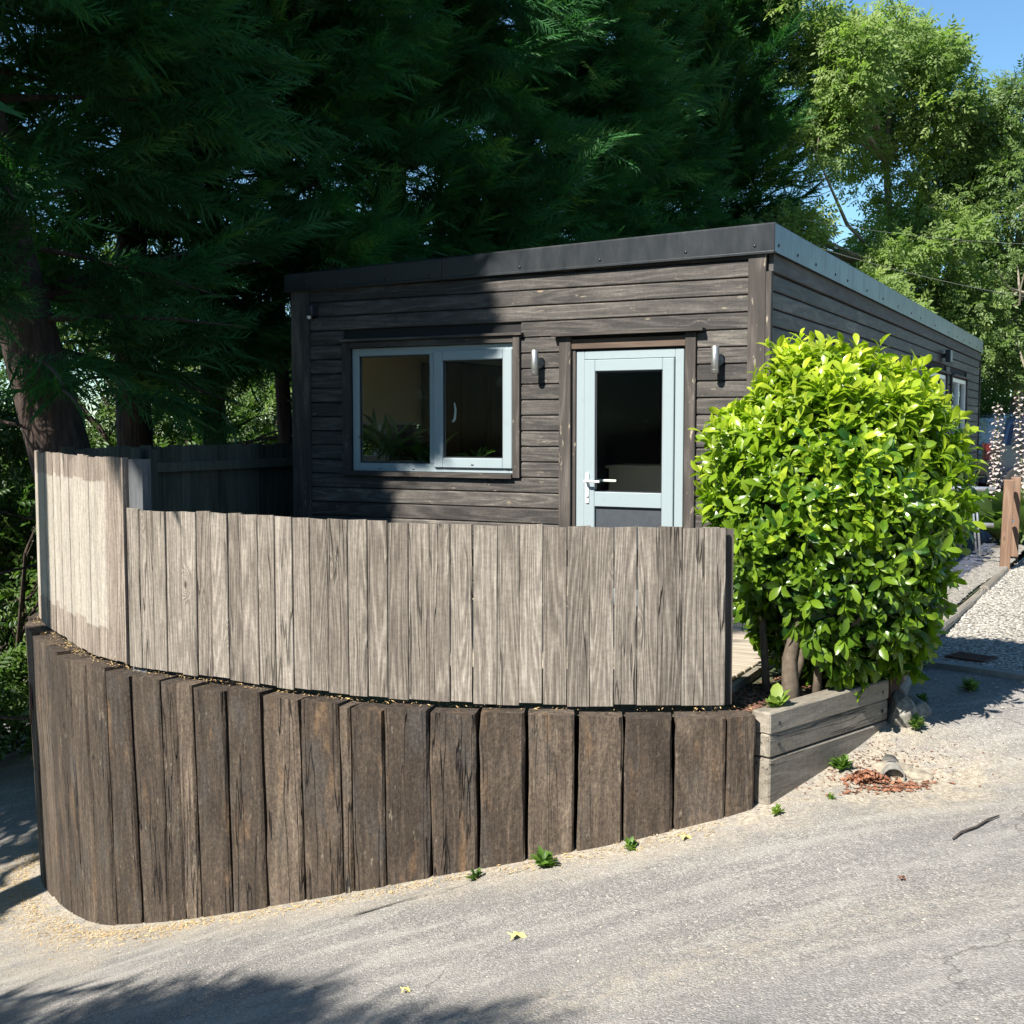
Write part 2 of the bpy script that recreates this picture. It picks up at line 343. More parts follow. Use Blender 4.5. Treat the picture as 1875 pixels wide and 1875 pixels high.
# road: old sandy tarmac with dusty edges
t = NT('old_pale_tarmac'); co = t.coords()
vo = t.n('TexVoronoi', {'Vector':co,'Scale':135.}); vo2 = t.n('TexVoronoi', {'Vector':co,'Scale':60.})
big = t.noise(co, .8, 4, .6); mid = t.noise(co, 6., 4, .65); fin = t.noise(co, 55, 3, .7)
cr = t.n('SeparateColor', {0:vo.outputs['Color']}).outputs[0]
c = t.ramp(cr, [(0,(.095,.090,.085)),(.4,(.175,.166,.154)),(.75,(.27,.255,.233)),(1,(.50,.475,.43))])
c2 = t.ramp(t.n('SeparateColor', {0:vo2.outputs['Color']}).outputs[1], [(0,(.13,.122,.113)),(.8,(.27,.25,.225)),(1,(.44,.41,.37))])
c = t.mix(.35, c, c2); c = t.mix(1., c, (.90,.90,.91), 'MULTIPLY')
c = t.mix(t.maprange(big,.35,.65,0,.45), c, (.25,.238,.218))
c = t.mix(t.maprange(mid,.45,.75,0,.35), c, (.135,.128,.122))
st = t.noise(t.vmath('MULTIPLY', t.n('VectorRotate', {'Vector':co,'Angle':-.17}, rotation_type='Z_AXIS').outputs[0], (.18,1.,1.)), 5.5, 5, .6)
c = t.mix(t.maprange(st,.50,.66,0,.5), c, (.35,.33,.295)); c = t.mix(t.maprange(st,.50,.36,0,.3), c, (.16,.155,.15))
ck = t.n('TexVoronoi', {'Vector':t.vmath('ADD',co,t.vmath('MULTIPLY',t.n('TexNoise',{'Vector':co,'Scale':3.,'Detail':4}).outputs[1],(.5,.5,.5))),'Scale':.8}, feature='DISTANCE_TO_EDGE').outputs[0]
c = t.mix(t.math('MULTIPLY', t.maprange(ck,.006,.001), t.maprange(big,.45,.55,0,.6)), c, (.06,.055,.05))
dirt = t.n('Attribute', attribute_name='dirt').outputs['Fac']
dm = t.math('MULTIPLY', dirt, t.maprange(t.noise(co, 7., 5, .7), .30, .58))
dc = t.ramp(t.noise(co, 45, 4, .75), [(.3,(.17,.14,.105)),(.5,(.31,.27,.21)),(.7,(.45,.405,.33))])
c = t.mix(t.math('MINIMUM', dm, 1.), c, dc)
tr = t.n('Attribute', attribute_name='track').outputs['Fac']
c = t.mix(t.math('MULTIPLY', t.math('MULTIPLY', tr, .45), t.maprange(t.noise(co, 16., 5, .75), .42, .6)), c, (.40,.34,.26))
hh = t.math('ADD', t.math('MULTIPLY', vo.outputs['Distance'], -1.), t.math('MULTIPLY', fin, .8))
M['road'] = t.pbr(c, .9, t.bump(hh, .75, .006), **{'Specular IOR Level':.2})
t = NT('pale_gravel'); co = t.coords(); vo = t.n('TexVoronoi', {'Vector':co,'Scale':48.})
c = t.ramp(t.n('SeparateColor', {0:vo.outputs['Color']}).outputs[0], [(0,(.18,.165,.135)),(.5,(.40,.37,.31)),(1,(.62,.59,.52))])
c = t.mix(t.maprange(vo.outputs['Distance'], .35, .7), c, (.10,.09,.075))
M['gravel'] = t.pbr(c, .9, t.bump(t.math('MULTIPLY',vo.outputs['Distance'],-1.), 1., .012))
t = NT('soil'); co = t.coords(); a = t.noise(co, 14, 6, .7); b = t.noise(co, .6, 3)
c = t.ramp(a, [(.3,(.035,.026,.017)),(.6,(.095,.072,.046)),(.8,(.17,.135,.09))]); c = t.mix(t.maprange(b,.45,.6), c, (.05,.075,.022))
M['soil'] = t.pbr(c, .95, t.bump(a, .8, .03))
t = NT('slate_bed'); co = t.coords(); vo = t.n('TexVoronoi', {'Vector':co,'Scale':22.})
c = t.ramp(t.n('SeparateColor', {0:vo.outputs['Color']}).outputs[0], [(0,(.02,.024,.035)),(.6,(.055,.062,.085)),(1,(.12,.13,.16))])
M['slatebed'] = t.pbr(c, .55, t.bump(t.math('MULTIPLY',vo.outputs['Distance'],-1.), 1., .02))
M['sand'] = plain('sandy_mortar', (.26,.225,.17), .95, noise=.35, scale=30, bumpv=.6)
M['concrete'] = plain('grey_concrete_strip', (.20,.195,.18), .9, noise=.25, scale=12, bumpv=.3)

# ------------------------------------------------------------------ ground sheets
def sheet(name, A, B, m, mat, dz, attrs=None, warp=1.):
    "loft between two plan polylines, draped on the ground heights"
    n = len(A); s = np.linspace(0,1,m)**warp
    P = A[:,None,:]*(1-s[None,:,None])+B[:,None,:]*s[None,:,None]
    Z = G(P[...,0], P[...,1])+dz
    V = np.concatenate([P, Z[...,None]],2).reshape(-1,3)
    idx = np.arange(n*m).reshape(n,m)
    F = np.stack([idx[:-1,:-1],idx[1:,:-1],idx[1:,1:],idx[:-1,1:]],-1).reshape(-1,4)
    me = bpy.data.meshes.new(name); me.from_pydata(V.tolist(), [], F.tolist()); me.materials.append(mat)
    me.polygons.foreach_set('use_smooth',[True]*len(F))
    for k,fn in (attrs or {}).items():
        at = me.attributes.new(k,'FLOAT','POINT'); at.data.foreach_set('value', fn(V).astype(np.float32))
    me.update()
    bm = bmesh.new(); bm.from_mesh(me); bmesh.ops.recalc_face_normals(bm, faces=bm.faces)
    if sum(f.normal.z for f in bm.faces) < 0: bmesh.ops.reverse_faces(bm, faces=bm.faces)
    bm.to_mesh(me); bm.free()
    o = bpy.data.objects.new(name, me); COL.objects.link(o); return o
# terrain: fine near, coarse to the horizon
gx = np.concatenate([-np.geomspace(600,14,14), np.linspace(-12,14,90), np.geomspace(16,600,14)])
gy = np.concatenate([-np.geomspace(600,8,12), np.linspace(-6,28,110), np.geomspace(30,700,14)])
GX,GY = np.meshgrid(gx,gy,indexing='ij'); GZ = G(GX,GY)-.05
inside = ((GX-K.x)*Xb.x+(GY-K.y)*Xb.y < 1.5)&((GX-K.x)*Xb.x+(GY-K.y)*Xb.y > -5.2)&((GX-K.x)*Yb.x+(GY-K.y)*Yb.y > -3.4)&((GX-K.x)*Yb.x+(GY-K.y)*Yb.y < 14.5)
GZ = np.where(inside, np.minimum(GZ,-.12), GZ)
idx = np.arange(GX.size).reshape(GX.shape)
F = np.stack([idx[:-1,:-1],idx[1:,:-1],idx[1:,1:],idx[:-1,1:]],-1).reshape(-1,4)
ter = mobj('ground', np.stack([GX,GY,GZ],-1).reshape(-1,3).tolist(), F.tolist(), M['soil'], smooth=True); tag(ter, kind='structure')

base_curve,_ = resample(SLEEP, n=90)
base_in = np.array([(-4.7,14.6),(-4.2,12.8),(-3.75,11.6)])
right_in = np.array([(1.36,5.98),(1.7,6.27),(2.10,6.66),(2.24,6.95),(2.45,7.4),(2.68,7.92),(3.21,7.36),(4.4,6.1),(7,3.6),(14,-2)])
_T = np.gradient(base_curve,axis=0); _T /= np.linalg.norm(_T,axis=1)[:,None]
Bc = np.vstack([base_in, base_curve+np.stack([-_T[:,1],_T[:,0]],1)*.13, right_in+np.array([-.05,.07])]); Bc,_ = resample(Bc, n=260)
Ac,_ = resample([(-30,19),(-15,11),(-9,4),(-6,-1),(-2,-6),(4,-9),(12,-12),(20,-16)], n=260)
WALLP = np.vstack([base_curve, [(1.4,6.05),(1.7,6.33),(2.1,6.72),(2.4,7.4)]])
def wall_dist(V):
    return np.sqrt(((V[:,None,:2]-WALLP[None])**2).sum(-1)).min(1)
def dirtf(V):
    d = wall_dist(V)
    a = np.clip(1.25-d/np.where(V[:,0]<-2.2,.8,.38),0,1.15)
    apron = np.exp(-(((V[:,0]-2.0)/.55)**2+((V[:,1]-6.2)/.38)**2))*2.2
    return np.clip(np.maximum(a,apron),0,1.6)
def trackf(V):
    # line of washed grit that runs along the road
    l = (V[:,1]-4.15)-.17*(V[:,0])-.10*np.sin(V[:,0]*1.3)
    return np.exp(-(l/.22)**2)*np.clip(1.2-abs(V[:,0]+.2)/3.2,0,1)
road = sheet('road', Bc, Ac, 150, M['road'], 0., {'dirt':dirtf,'track':trackf}, warp=1.6); tag(road, kind='structure')
DS = np.array([(2.60,8.0),(3.19,7.44),(4.4,6.2),(7,3.7),(14,-1.9)]); DS,_ = resample(DS, n=60)
GE = np.array([(2.72,8.12),(3.4,9.2),(4.2,10.7),(5.16,12.38),(6.2,14.3),(8.5,19.5),(11,26)]); GE,_ = resample(GE, n=60)
GO = np.array([(14,-1.9),(16,4),(18,10),(20,20),(22,30)]); GO,_ = resample(GO, n=60)
gr = sheet('gravel_driveway', np.vstack([DS[::-1][:1]]*1+[DS[::-1]]), np.vstack([GO[:1]]+[GO]), 2, M['gravel'], .012) if False else None
# gravel sheet: loft from log edging outwards
A2 = np.vstack([DS[::-1], GE[1:]]); A2,_ = resample(A2[::2], n=150)
B2,_ = resample([(16,-1),(16.5,2),(17,6),(18,10),(20,16),(22,24),(23,30)], n=150)
gr = sheet('gravel_driveway', A2, B2, 70, M['gravel'], .014, warp=1.5); tag(gr, kind='structure')

# raised yard fill behind the sleepers and the bed beside the building
ins,_ = resample(SLEEP, n=50)
yard = [tuple(p+np.array([.04,.10])) for p in ins]+[(1.45,6.12),(2.13,6.82),(2.35,7.3),(2.75,8.1),(3.4,9.3),(4.2,10.75),(5.1,12.35),(6.2,14.4),(8.2,19.2),(9.5,23),(4,24),(-2.0,12.3)]
bm = bmesh.new(); fv = [bm.verts.new((x,y,-.03)) for x,y in yard]; fc = bm.faces.new(fv)
bmesh.ops.triangulate(bm, faces=[fc]); me = bpy.data.meshes.new('yard_ground'); bm.normal_update(); bm.to_mesh(me); bm.free(); me.materials.append(M['soil'])
yo = bpy.data.objects.new('yard_ground', me); COL.objects.link(yo); tag(yo, kind='structure')

def flat_poly(name, pts, z, mat):
    bm = bmesh.new(); f = bm.faces.new([bm.verts.new((x,y,z)) for x,y in pts]); bmesh.ops.triangulate(bm, faces=[f])
    me = bpy.data.meshes.new(name); bm.to_mesh(me); bm.free(); me.materials.append(mat)
    o = bpy.data.objects.new(name, me); COL.objects.link(o); return tag(o, kind='structure')
flat_poly('slate_bed', [(3.0,10.4),(3.55,10.5),(4.7,12.5),(5.8,14.6),(7.4,18.5),(8,22),(7,22)], -.018, M['slatebed'])
flat_poly('bed_gravel_strip', [(2.2,7.3),(2.32,7.25),(2.75,8.15),(3.38,9.3),(4.18,10.75),(5.08,12.35),(6.15,14.4),(5.8,14.6),(4.72,12.5),(3.58,10.5),(2.7,9.0)], -.014, M['bed_stone'])

# concrete drainage strip between tarmac and gravel
mb = MB()
for a,b in zip(DS[:-1],DS[1:]):
    mb.beam((a[0],a[1],g1(*a)+.012),(b[0],b[1],g1(*b)+.012),.11,.05)
tag(mb.build('kerb_strip', M['concrete']), kind='structure')

# ------------------------------------------------------------------ sleeper retaining wall
def normals2(P):
    T = np.gradient(P, axis=0); T /= np.linalg.norm(T,axis=1)[:,None]; return T, np.stack([T[:,1],-T[:,0]],1)   # outward (towards road)
wall = empty('sleeper_retaining_wall', (0,6,0), 0, 'curved retaining wall of upright dark brown railway sleepers under the low fence', 'retaining wall')
def local(p, o): return Vector(p)-Vector(o.location)
fine_s,L = resample(SLEEP, step=.005); Ts,Ns = normals2(fine_s)
sarc = np.arange(len(fine_s))*L/(len(fine_s)-1)
def at_s(s):
    i = min(len(fine_s)-1, max(0, int(round(s/L*(len(fine_s)-1))))); return fine_s[i], Ts[i], Ns[i]
def sleeper(p, T, Nn, wd, dp, top, bot, name='sleeper', lean=.035, mat=None, splits=9):
    prof = np.array([(-wd/2+.012,0),(wd/2-.012,0),(wd/2,-.012),(wd/2,-dp),(-wd/2,-dp),(-wd/2,-.012)])
    k = len(prof); vs = []; H = top-bot
    wob = np.cumsum(rng.normal(0,.0022,(splits,k,2)),0); wob -= wob.mean(0); wob = wob+rng.normal(0,.0012,wob.shape)
    for j in range(splits):
        t = j/(splits-1); z = bot+H*t; zz = z+(rng.uniform(-.006,.006) if j==splits-1 else 0)
        s = 1-.02*(j==splits-1)
        for q in range(k):
            a,b = prof[q]*s+wob[j,q]
            off = (b+lean*(z-top))
            x = p[0]+T[0]*a+Nn[0]*off; y = p[1]+T[1]*a+Nn[1]*off
            vs.append((x-wall.location.x, y-wall.location.y, zz+rng.uniform(-.003,.003)*(j==splits-1)))
    fs = [(j*k+q, j*k+(q+1)%k, (j+1)*k+(q+1)%k, (j+1)*k+q) for j in range(splits-1) for q in range(k)]
    fs += [tuple(range(k-1,-1,-1)), tuple((splits-1)*k+q for q in range(k))]
    mb = MB().add(vs, fs); return mb.build(name, mat or M['sleeper'], wall)
# widths walked back from the right-hand end, as in the photo
ws = [.155,.262,.245,.235,.245,.245,.245,.245,(.19,.065),.25,.25,.25,.235,(.12,.13),.25,.25,.25,.24,.25,.25,.25,.25,.25,.25,.25,.25,.25,.25]
s = L-.01
for wi in ws:
    for wdt in (wi if isinstance(wi,tuple) else (wi,)):
        gap = random.uniform(.010,.024) if not isinstance(wi,tuple) else random.uniform(.005,.01)
        c = s-wdt/2
        if c < .1: break
        p,T,Nn = at_s(c); g = g1(p[0],p[1]-.1)
        sleeper(p, T, Nn, wdt-gap*.6, .16+random.uniform(-.01,.015), -.005+random.uniform(-.012,.01), g-.3, lean=.03+random.uniform(-.006,.006))
        s -= wdt+gap*.4
# rusty plate on a left-hand sleeper
p,T,Nn = at_s(np.interp(8.42, fine_s[::-1,1][:int(len(fine_s)*.9)], sarc[::-1][:int(len(fine_s)*.9)]))
mb = MB()
pl = [(-.045,-.02),(0,.13),(.035,.0),(.0,-.17)]
mb.prism(pl, lambda q,t: (p[0]-wall.location.x+T[0]*q[0]+Nn[0]*(.012*t-.006), p[1]-wall.location.y+T[1]*q[0]+Nn[1]*(.012*t-.006), -.50+q[1]))
mb.build('rusty_plate', M['rust'], wall)

# debris lying on top of the sleepers (straw) and mulch
def scatter_bits(name, pts, mat, size, zfn, label, cat, flat=True, n_faces='tri'):
    V=[];F=[]
    for (x,y) in pts:
        z = zfn(x,y); a = random.uniform(0,6.28); l = size*random.uniform(.5,1.5); wdt = l*random.uniform(.15,.4)
        ca,sa = math.cos(a),math.sin(a); k = len(V); tz = random.uniform(-.3,.5)*l
        V += [(x-ca*l-sa*wdt*0, y-sa*l, z+.002),(x+sa*wdt,y-ca*wdt,z+.004+abs(tz)*.3),(x+ca*l,y+sa*l,z+.004+abs(tz)),(x-sa*wdt,y+ca*wdt,z+.004+abs(tz)*.5)]
        F += [(k,k+1,k+2,k+3)]
    o = mobj(name, V, F, mat); return tag(o, label, cat, kind='stuff')

# ------------------------------------------------------------------ fences
fence_f,LF = resample(FENCE, step=.005); Tf,Nf = normals2(fence_f)
def f_at(s):
    i = min(len(fence_f)-1, max(0, int(round(s/LF*(len(fence_f)-1))))); return fence_f[i], Tf[i], Nf[i]
low = empty('low_curved_fence', (0,6.1,0), 0, 'low curved fence of weathered vertical boards standing on the sleeper wall', 'fence')
tall = empty('tall_fence_panel', (-3,8.2,0), 0, 'taller pale fence panel at the left end of the curved fence', 'fence')
s_break = np.interp(-2.30, fence_f[:,0], np.arange(len(fence_f))*LF/(len(fence_f)-1))
def fboard(par, s0, s1, z0, z1, mat, yaw=.0):
    p0,T,Nn = f_at(s0); p1,_,_ = f_at(s1)
    w_ = .5*(s1-s0)*1.06; c,T,Nn = f_at((s0+s1)/2)
    # feather-edge: thick edge on the left (towards the light), thin edge tucked behind the next board
    w_ = (s1-s0)/2-.0016; par['n'] = par.get('n',0)+1; al = .0035*(par['n']%2)
    prof = [(-w_,.002+al),(-w_+.003,.005+al),(w_-.003,.005+al),(w_,.002+al),(w_,-.010+al),(-w_,-.010+al)]
    tilt = random.uniform(-.004,.004); pr = random.uniform(-.003,.004); tw = random.uniform(-.045,.045); dzt = random.uniform(-.006,.006)
    mb = MB()
    lx,ly = par.location.x, par.location.y
    mb.prism(prof, lambda q,t: (c[0]-lx+T[0]*(q[0]+tilt*t)+Nn[0]*(q[1]+pr+tw*q[0]), c[1]-ly+T[1]*(q[0]+tilt*t)+Nn[1]*(q[1]+pr+tw*q[0]), z0 if t==0 else z1+dzt*(q[0]>0)))
    return mb.build('board', mat, par)
s = s_break+.016; k = 0; step_off = 0
while s < LF-.02:
    wd = .118*random.uniform(.90,1.08)
    if random.random() < .25: step_off = random.uniform(-.007,.007)
    fr = (s-s_break)/(LF-s_break)
    fboard(low, s, min(s+wd,LF), .03+random.uniform(-.008,.008), .972-.03*fr+step_off+random.uniform(-.003,.003), M['fence'])
    s += wd
s = s_break-.016
while s > .10:
    wd = .118*random.uniform(.92,1.06)
    if random.random() < .3: step_off = random.uniform(-.008,.008)
    if s-wd < .10: wd = s
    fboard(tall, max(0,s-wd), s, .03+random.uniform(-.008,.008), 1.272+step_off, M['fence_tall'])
    s -= wd
def rail(par, s0, s1, z, mat, d=.055):
    n = max(3,int((s1-s0)/.25)); lx,ly = par.location.x, par.location.y; mb = MB()
    for i in range(n):
        a,_,Na = f_at(s0+(s1-s0)*i/n); b,_,Nb = f_at(s0+(s1-s0)*(i+1)/n)
        pa = (a[0]-Na[0]*d-lx, a[1]-Na[1]*d-ly, z); pb = (b[0]-Nb[0]*d-lx, b[1]-Nb[1]*d-ly, z)
        mb.beam(pa, pb, .04, .08)
    mb.build('rail', mat, par)
del low['n'], tall['n']
for z in (.16,.78): rail(low, s_break+.02, LF-.05, z, M['fence'])
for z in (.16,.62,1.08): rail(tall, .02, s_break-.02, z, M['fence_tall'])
for fr in (0.33,.66,.985):
    p,T,Nn = f_at(s_break+(LF-s_break)*fr); lx,ly = low.location.x, low.location.y
    c = (p[0]-Nn[0]*.12-lx, p[1]-Nn[1]*.12-ly)
    box('post', c[0]-.045,c[0]+.045,c[1]-.045,c[1]+.045,-.25,.93, M['fence'], low)
# end board and return post (dark, facing the gap by the bush)
p,T,Nn = f_at(LF); lx,ly = low.location.x, low.location.y
mb = MB().beam((p[0]-lx+.003,p[1]-ly+.05,.02),(p[0]-lx+.003,p[1]-ly+.05,.93),.018,.07,up=(1,0,0)); mb.build('end_board', M['trim_z'], low)
# step post between tall panel and low fence
p,T,Nn = f_at(s_break+.075); lx,ly = tall.location.x, tall.location.y
cx,cy = p[0]-Nn[0]*.05, p[1]-Nn[1]*.05
mb = MB().beam((cx-lx,cy-ly,-.1),(cx-lx,cy-ly,1.262),.135,.06,up=(float(Nn[0]),float(Nn[1]),0)); mb.build('post', M['bluepost'], tall)
p,T,Nn = f_at(s_break-.006)
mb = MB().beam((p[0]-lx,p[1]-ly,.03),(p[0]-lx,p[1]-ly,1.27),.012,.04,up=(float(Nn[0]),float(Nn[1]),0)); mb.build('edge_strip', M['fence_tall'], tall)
p,T,Nn = f_at(s_break*.5); 
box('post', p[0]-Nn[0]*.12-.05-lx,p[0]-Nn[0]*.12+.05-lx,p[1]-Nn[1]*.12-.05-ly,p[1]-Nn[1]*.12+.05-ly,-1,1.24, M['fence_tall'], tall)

back = empty('back_fence', (-3.545,9.42,0), math.atan2(2.85,1.45), 'dark greenish board fence behind the yard left of the building', 'fence')
BL = 3.25; x = 0
while x < BL:
    wd = .12*random.uniform(.9,1.1)
    MB().box(x, x+wd-.004, -.01+random.uniform(-.003,.003), .012, -.6, 1.29+random.uniform(-.015,.008), .002).build('board', M['backfence'], back); x += wd
for z in (.35,1.06): box('rail', 0, BL, -.055, -.012, z, z+.085, M['backfence'], back)
for x in (.9, 2.95): box('post', x-.05, x+.05, -.10, -.056, -.6, 1.26, M['backfence'], back)

# deck in the yard
deck = empty('timber_deck', K, BROT, 'pale timber deck boards between the low fence and the door', 'deck')
y = -2.80
while y < -.10:
    MB().box(-4.2 if y>-2.5 else -3.6, .50-.10*abs(y)/2.8, y, y+.138, -.025, 0, .004).build('plank', M['deck'], deck); y += .146
MB().beam((.52,-2.85,-.01),(.47,-.1,-.01),.035,.06).build('edge_board', M['sleeper_h'], deck)

# ------------------------------------------------------------------ building
bld = empty('garden_office_building', K, BROT, 'single-storey black timber-clad flat-roofed building with pale blue door and window', 'building')
W, D = 4.38, 13.5
# structural walls (dark membrane) behind the boards, with the openings left free
wm = plain('black_breather_membrane', (.012,.012,.012), .9)
mb = MB()
def wallx(y0,y1,x0,x1,zs): 
    for z0,z1 in zs: mb.box(x0,x1,y0,y1,z0,z1,0)
wallx(.0,.08,-W,-3.74,[(0,2.7)]); wallx(.0,.08,-3.74,-2.09,[(0,1.06),(2.15,2.7)]); wallx(.0,.08,-2.09,-1.55,[(0,2.7)])
wallx(.0,.08,-1.55,-.64,[(2.06,2.7)]); wallx(.0,.08,-.64,0,[(0,2.7)])
def wally(x0,x1,y0,y1,zs):
    for z0,z1 in zs: mb.box(x0,x1,y0,y1,z0,z1,0)
wally(-.08,0,.08,7.6,[(0,2.7)]); wally(-.08,0,7.6,9.3,[(2.2,2.7)]); wally(-.08,0,9.3,9.85,[(0,2.7)]); wally(-.08,0,9.85,11.6,[(0,.85),(2.2,2.7)]); wally(-.08,0,11.6,D,[(0,2.7)])
mb.box(-W,0,D-.08,D,0,2.7,0)
wally(-W,-W+.08,.08,.55,[(0,2.7)]); wally(-W,-W+.08,.55,2.35,[(0,1.02),(2.15,2.7)]); wally(-W,-W+.08,2.35,D-.08,[(0,2.7)])
mb.build('wall', wm, bld)
# inside linings
mb = MB()
i0 = .082
mb.box(-W+i0,-3.76,.082,.10,.02,2.5,0).box(-3.76,-2.07,.082,.10,.02,1.05,0).box(-3.76,-2.07,.082,.10,2.16,2.5,0).box(-2.07,-1.57,.082,.10,.02,2.5,0).box(-.62,-.1,.082,.10,.02,2.5,0)
mb.box(-W+i0,-W+i0+.02,.10,.55,.02,2.5,0).box(-W+i0,-W+i0+.02,.55,2.35,.02,1.02,0).box(-W+i0,-W+i0+.02,.55,2.35,2.15,2.5,0).box(-W+i0,-W+i0+.02,2.35,5.2,.02,2.5,0)
mb.box(-.102,-.082,.10,5.2,.02,2.5,0)
mb.build('inner_wall', M['cream'], bld)
box('rear_lining', -W+.1,-.1,13.3,13.32,.02,2.5, M['cream'], bld, 0); box('left_lining', -W+.082,-W+.1,5.2,13.3,.02,2.5, M['cream'], bld, 0)
box('ceiling', -W+.1,-.1,.1,13.3,2.5,2.53, M['white'], bld, 0)
box('floor', -W+.1,-.1,.1,13.3,0,.02, M['carpet'], bld, 0)
box('partition', -1.949,-.1,5.2,5.25,.02,2.5, M['room_dark'], bld, 0)  # dark backing behind the door glass, the room's shade put into its colour
box('room_divider', -1.95,-1.90,1.1,5.2,.02,2.5, M['room_dark'], bld, 0)  # same painted shade, hides the lighter room from the door glass

# front cladding boards
pitch = .1275; ztop = 2.695
def fascia_bottom(x): return 2.730+(.054*x/4.4)      # x negative to the left
openF = [(-3.822,-2.042,1.02,2.222),(-1.69,-.532,0,2.192)]
def clad_front(x0,x1,z0,z1,z1r=None):
    mb = MB(); g = .006
    prof = [(-.022,z0+.008),(-.026,z0+.014),(-.026,None),(-.014,None),(-.001,None),(-.001,z0),(-.022,z0)]
    z1r = z1 if z1r is None else z1r
    vs = []
    for x,zt in ((x0,z1),(x1,z1r)):
        vs += [(x,-.003,z0+.003),(x,-.021,z0+.003),(x,-.026,z0+.009),(x,-.026,zt-.016),(x,-.012,zt-.003),(x,-.003,zt-.003)]
    n = 6
    return mb.add(vs,[(i,(i+1)%n,n+(i+1)%n,n+i) for i in range(n)]+[tuple(range(n-1,-1,-1)),tuple(range(n,2*n))]).build('cladding_board', M['clad_x'], bld)
z1 = ztop; row = 0
clad_front(-4.18,-.138,ztop,fascia_bottom(-4.18)+.0,fascia_bottom(-.138)+.0) if False else None
while z1 > .02:
    z0 = max(z1-pitch, .02); segs = [(-4.18,-.140)]
    for ox0,ox1,oz0,oz1 in openF:
        if z1-.02 > oz0 and z0+.02 < oz1:
            ns = []
            for a,b in segs:
                if ox0 > a and ox1 < b: ns += [(a,ox0),(ox1,b)]
                else: ns.append((a,b))
            segs = ns
    for a,b in segs:
        if b-a > 3 and random.random() < .4:
            q = random.uniform(a+1,b-1); clad_front(a,q-.001,z0,z1); clad_front(q+.001,b,z0,z1)
        else: clad_front(a,b,z0,z1)
    z1 = z0; row += 1
clad_front(-4.18,-.14,ztop,ztop+.012,ztop+.045)
# side cladding
openS = [(7.52,9.38,0,2.26),(9.77,11.68,.80,2.26)]
def clad_side(y0,y1,z0,z1):
    vs = []
    for y in (y0,y1):
        vs += [(.003,y,z0+.003),(.021,y,z0+.003),(.026,y,z0+.009),(.026,y,z1-.016),(.012,y,z1-.003),(.003,y,z1-.003)]
    n = 6
    return MB().add(vs,[(i,(i+1)%n,n+(i+1)%n,n+i) for i in range(n)]+[tuple(range(n-1,-1,-1)),tuple(range(n,2*n))]).build('cladding_board', M['clad_y'], bld)
z1 = 2.60
while z1 > .02:
    z0 = max(z1-.131,.02); segs = [(.012,D)]
    for oy0,oy1,oz0,oz1 in openS:
        if z1-.02 > oz0 and z0+.02 < oz1:
            ns = []
            for a,b in segs:
                if oy0 > a and oy1 < b: ns += [(a,oy0),(oy1,b)]
                else: ns.append((a,b))
            segs = ns
    for a,b in segs:
        while b-a > 4.3:
            q = a+random.uniform(2.4,4.2); clad_side(a,q-.002,z0,z1); a = q+.002
        clad_side(a,b,z0,z1)
    z1 = z0
# corner posts
box('corner_post', -.136,-.004,-.045,-.002,.0,2.735, M['trim_z'], bld, .003)
box('corner_post', -.003,.040,-.043,.008,.0,2.60, M['trim_z'], bld, .003)
box('corner_post', -W,-4.184,-.048,-.002,.0,2.69, M['trim_z'], bld, .003)
box('corner_post', .028,.045,D-.05,D+.02,.0,2.60, M['trim_z'], bld, .003)
box('trim_board', .004,.042,.0,D+.02,2.604,2.735, M['trim_y'], bld, .003)
# roof and fascias (the roof falls gently to the left)
mb = MB(); 
mb.prism([(-W-.06,2.67),(.03,2.73),(.03,2.93),(-W-.06,2.82)], lambda q,t: (q[0], -.03+t*(D+.07), q[1])); mb.build('roof', M['roof'], bld)
def fascia_front(x0,x1):
    zf = lambda x: (2.732+.0125*x, 2.952+.0265*x)
    vs = []
    for x in (x0,x1):
        b,tp = zf(x); vs += [(x,-.034,b),(x,-.072,b-.004),(x,-.072,b+.010),(x,-.060,b+.016),(x,-.060,tp-.012),(x,-.052,tp),(x,-.034,tp)]
    n = 7
    return MB().add(vs,[(i,(i+1)%n,n+(i+1)%n,n+i) for i in range(n)]+[tuple(range(n-1,-1,-1)),tuple(range(n,2*n))]).build('fascia', M['fascia'], bld)
fascia_front(-W-.06,-2.78); fascia_front(-2.775,.062)
def fascia_side(y0,y1):
    vs = []
    for y in (y0,y1):
        vs += [(.044,y,2.735),(.080,y,2.731),(.080,y,2.742),(.066,y,2.748),(.066,y,2.945),(.058,y,2.954),(.044,y,2.954)]
    n = 7
    return MB().add(vs,[(i,(i+1)%n,n+(i+1)%n,n+i) for i in range(n)]+[tuple(range(n-1,-1,-1)),tuple(range(n,2*n))]).build('fascia', M['fascia'], bld)
for a,b in ((-.055,2.68),(2.684,3.98),(3.984,7.1),(7.104,10.2),(10.204,D+.04)): fascia_side(a,b)
def dome(p, axis, r, mat, name, par):
    bm = bmesh.new(); bmesh.ops.create_icosphere(bm, subdivisions=1, radius=r)
    sc_ = Vector([.55 if abs(a)>.5 else 1 for a in axis])
    vs = [(p[0]+v.co.x*sc_.x, p[1]+v.co.y*sc_.y, p[2]+v.co.z*sc_.z) for v in bm.verts]; fs = [[v.index for v in f.verts] for f in bm.faces]; bm.free()
    return mobj(name, vs, fs, mat, par, smooth=True)
for x in (-4.2,-3.35,-2.9,-2.04,-1.33,-.62,-.085): dome((x,-.061,2.79+.0185*x), (0,1,0), .013, M['fascia'], 'screw', bld)
for y in (.05,.62,1.22,1.95,2.45,3.35,4.2,5.1,6.0,6.7,7.9,9.2,10.1,10.9,11.6,12.6,13.2): dome((.067,y,2.795), (1,0,0), .014, M['darkplastic'], 'screw', bld)

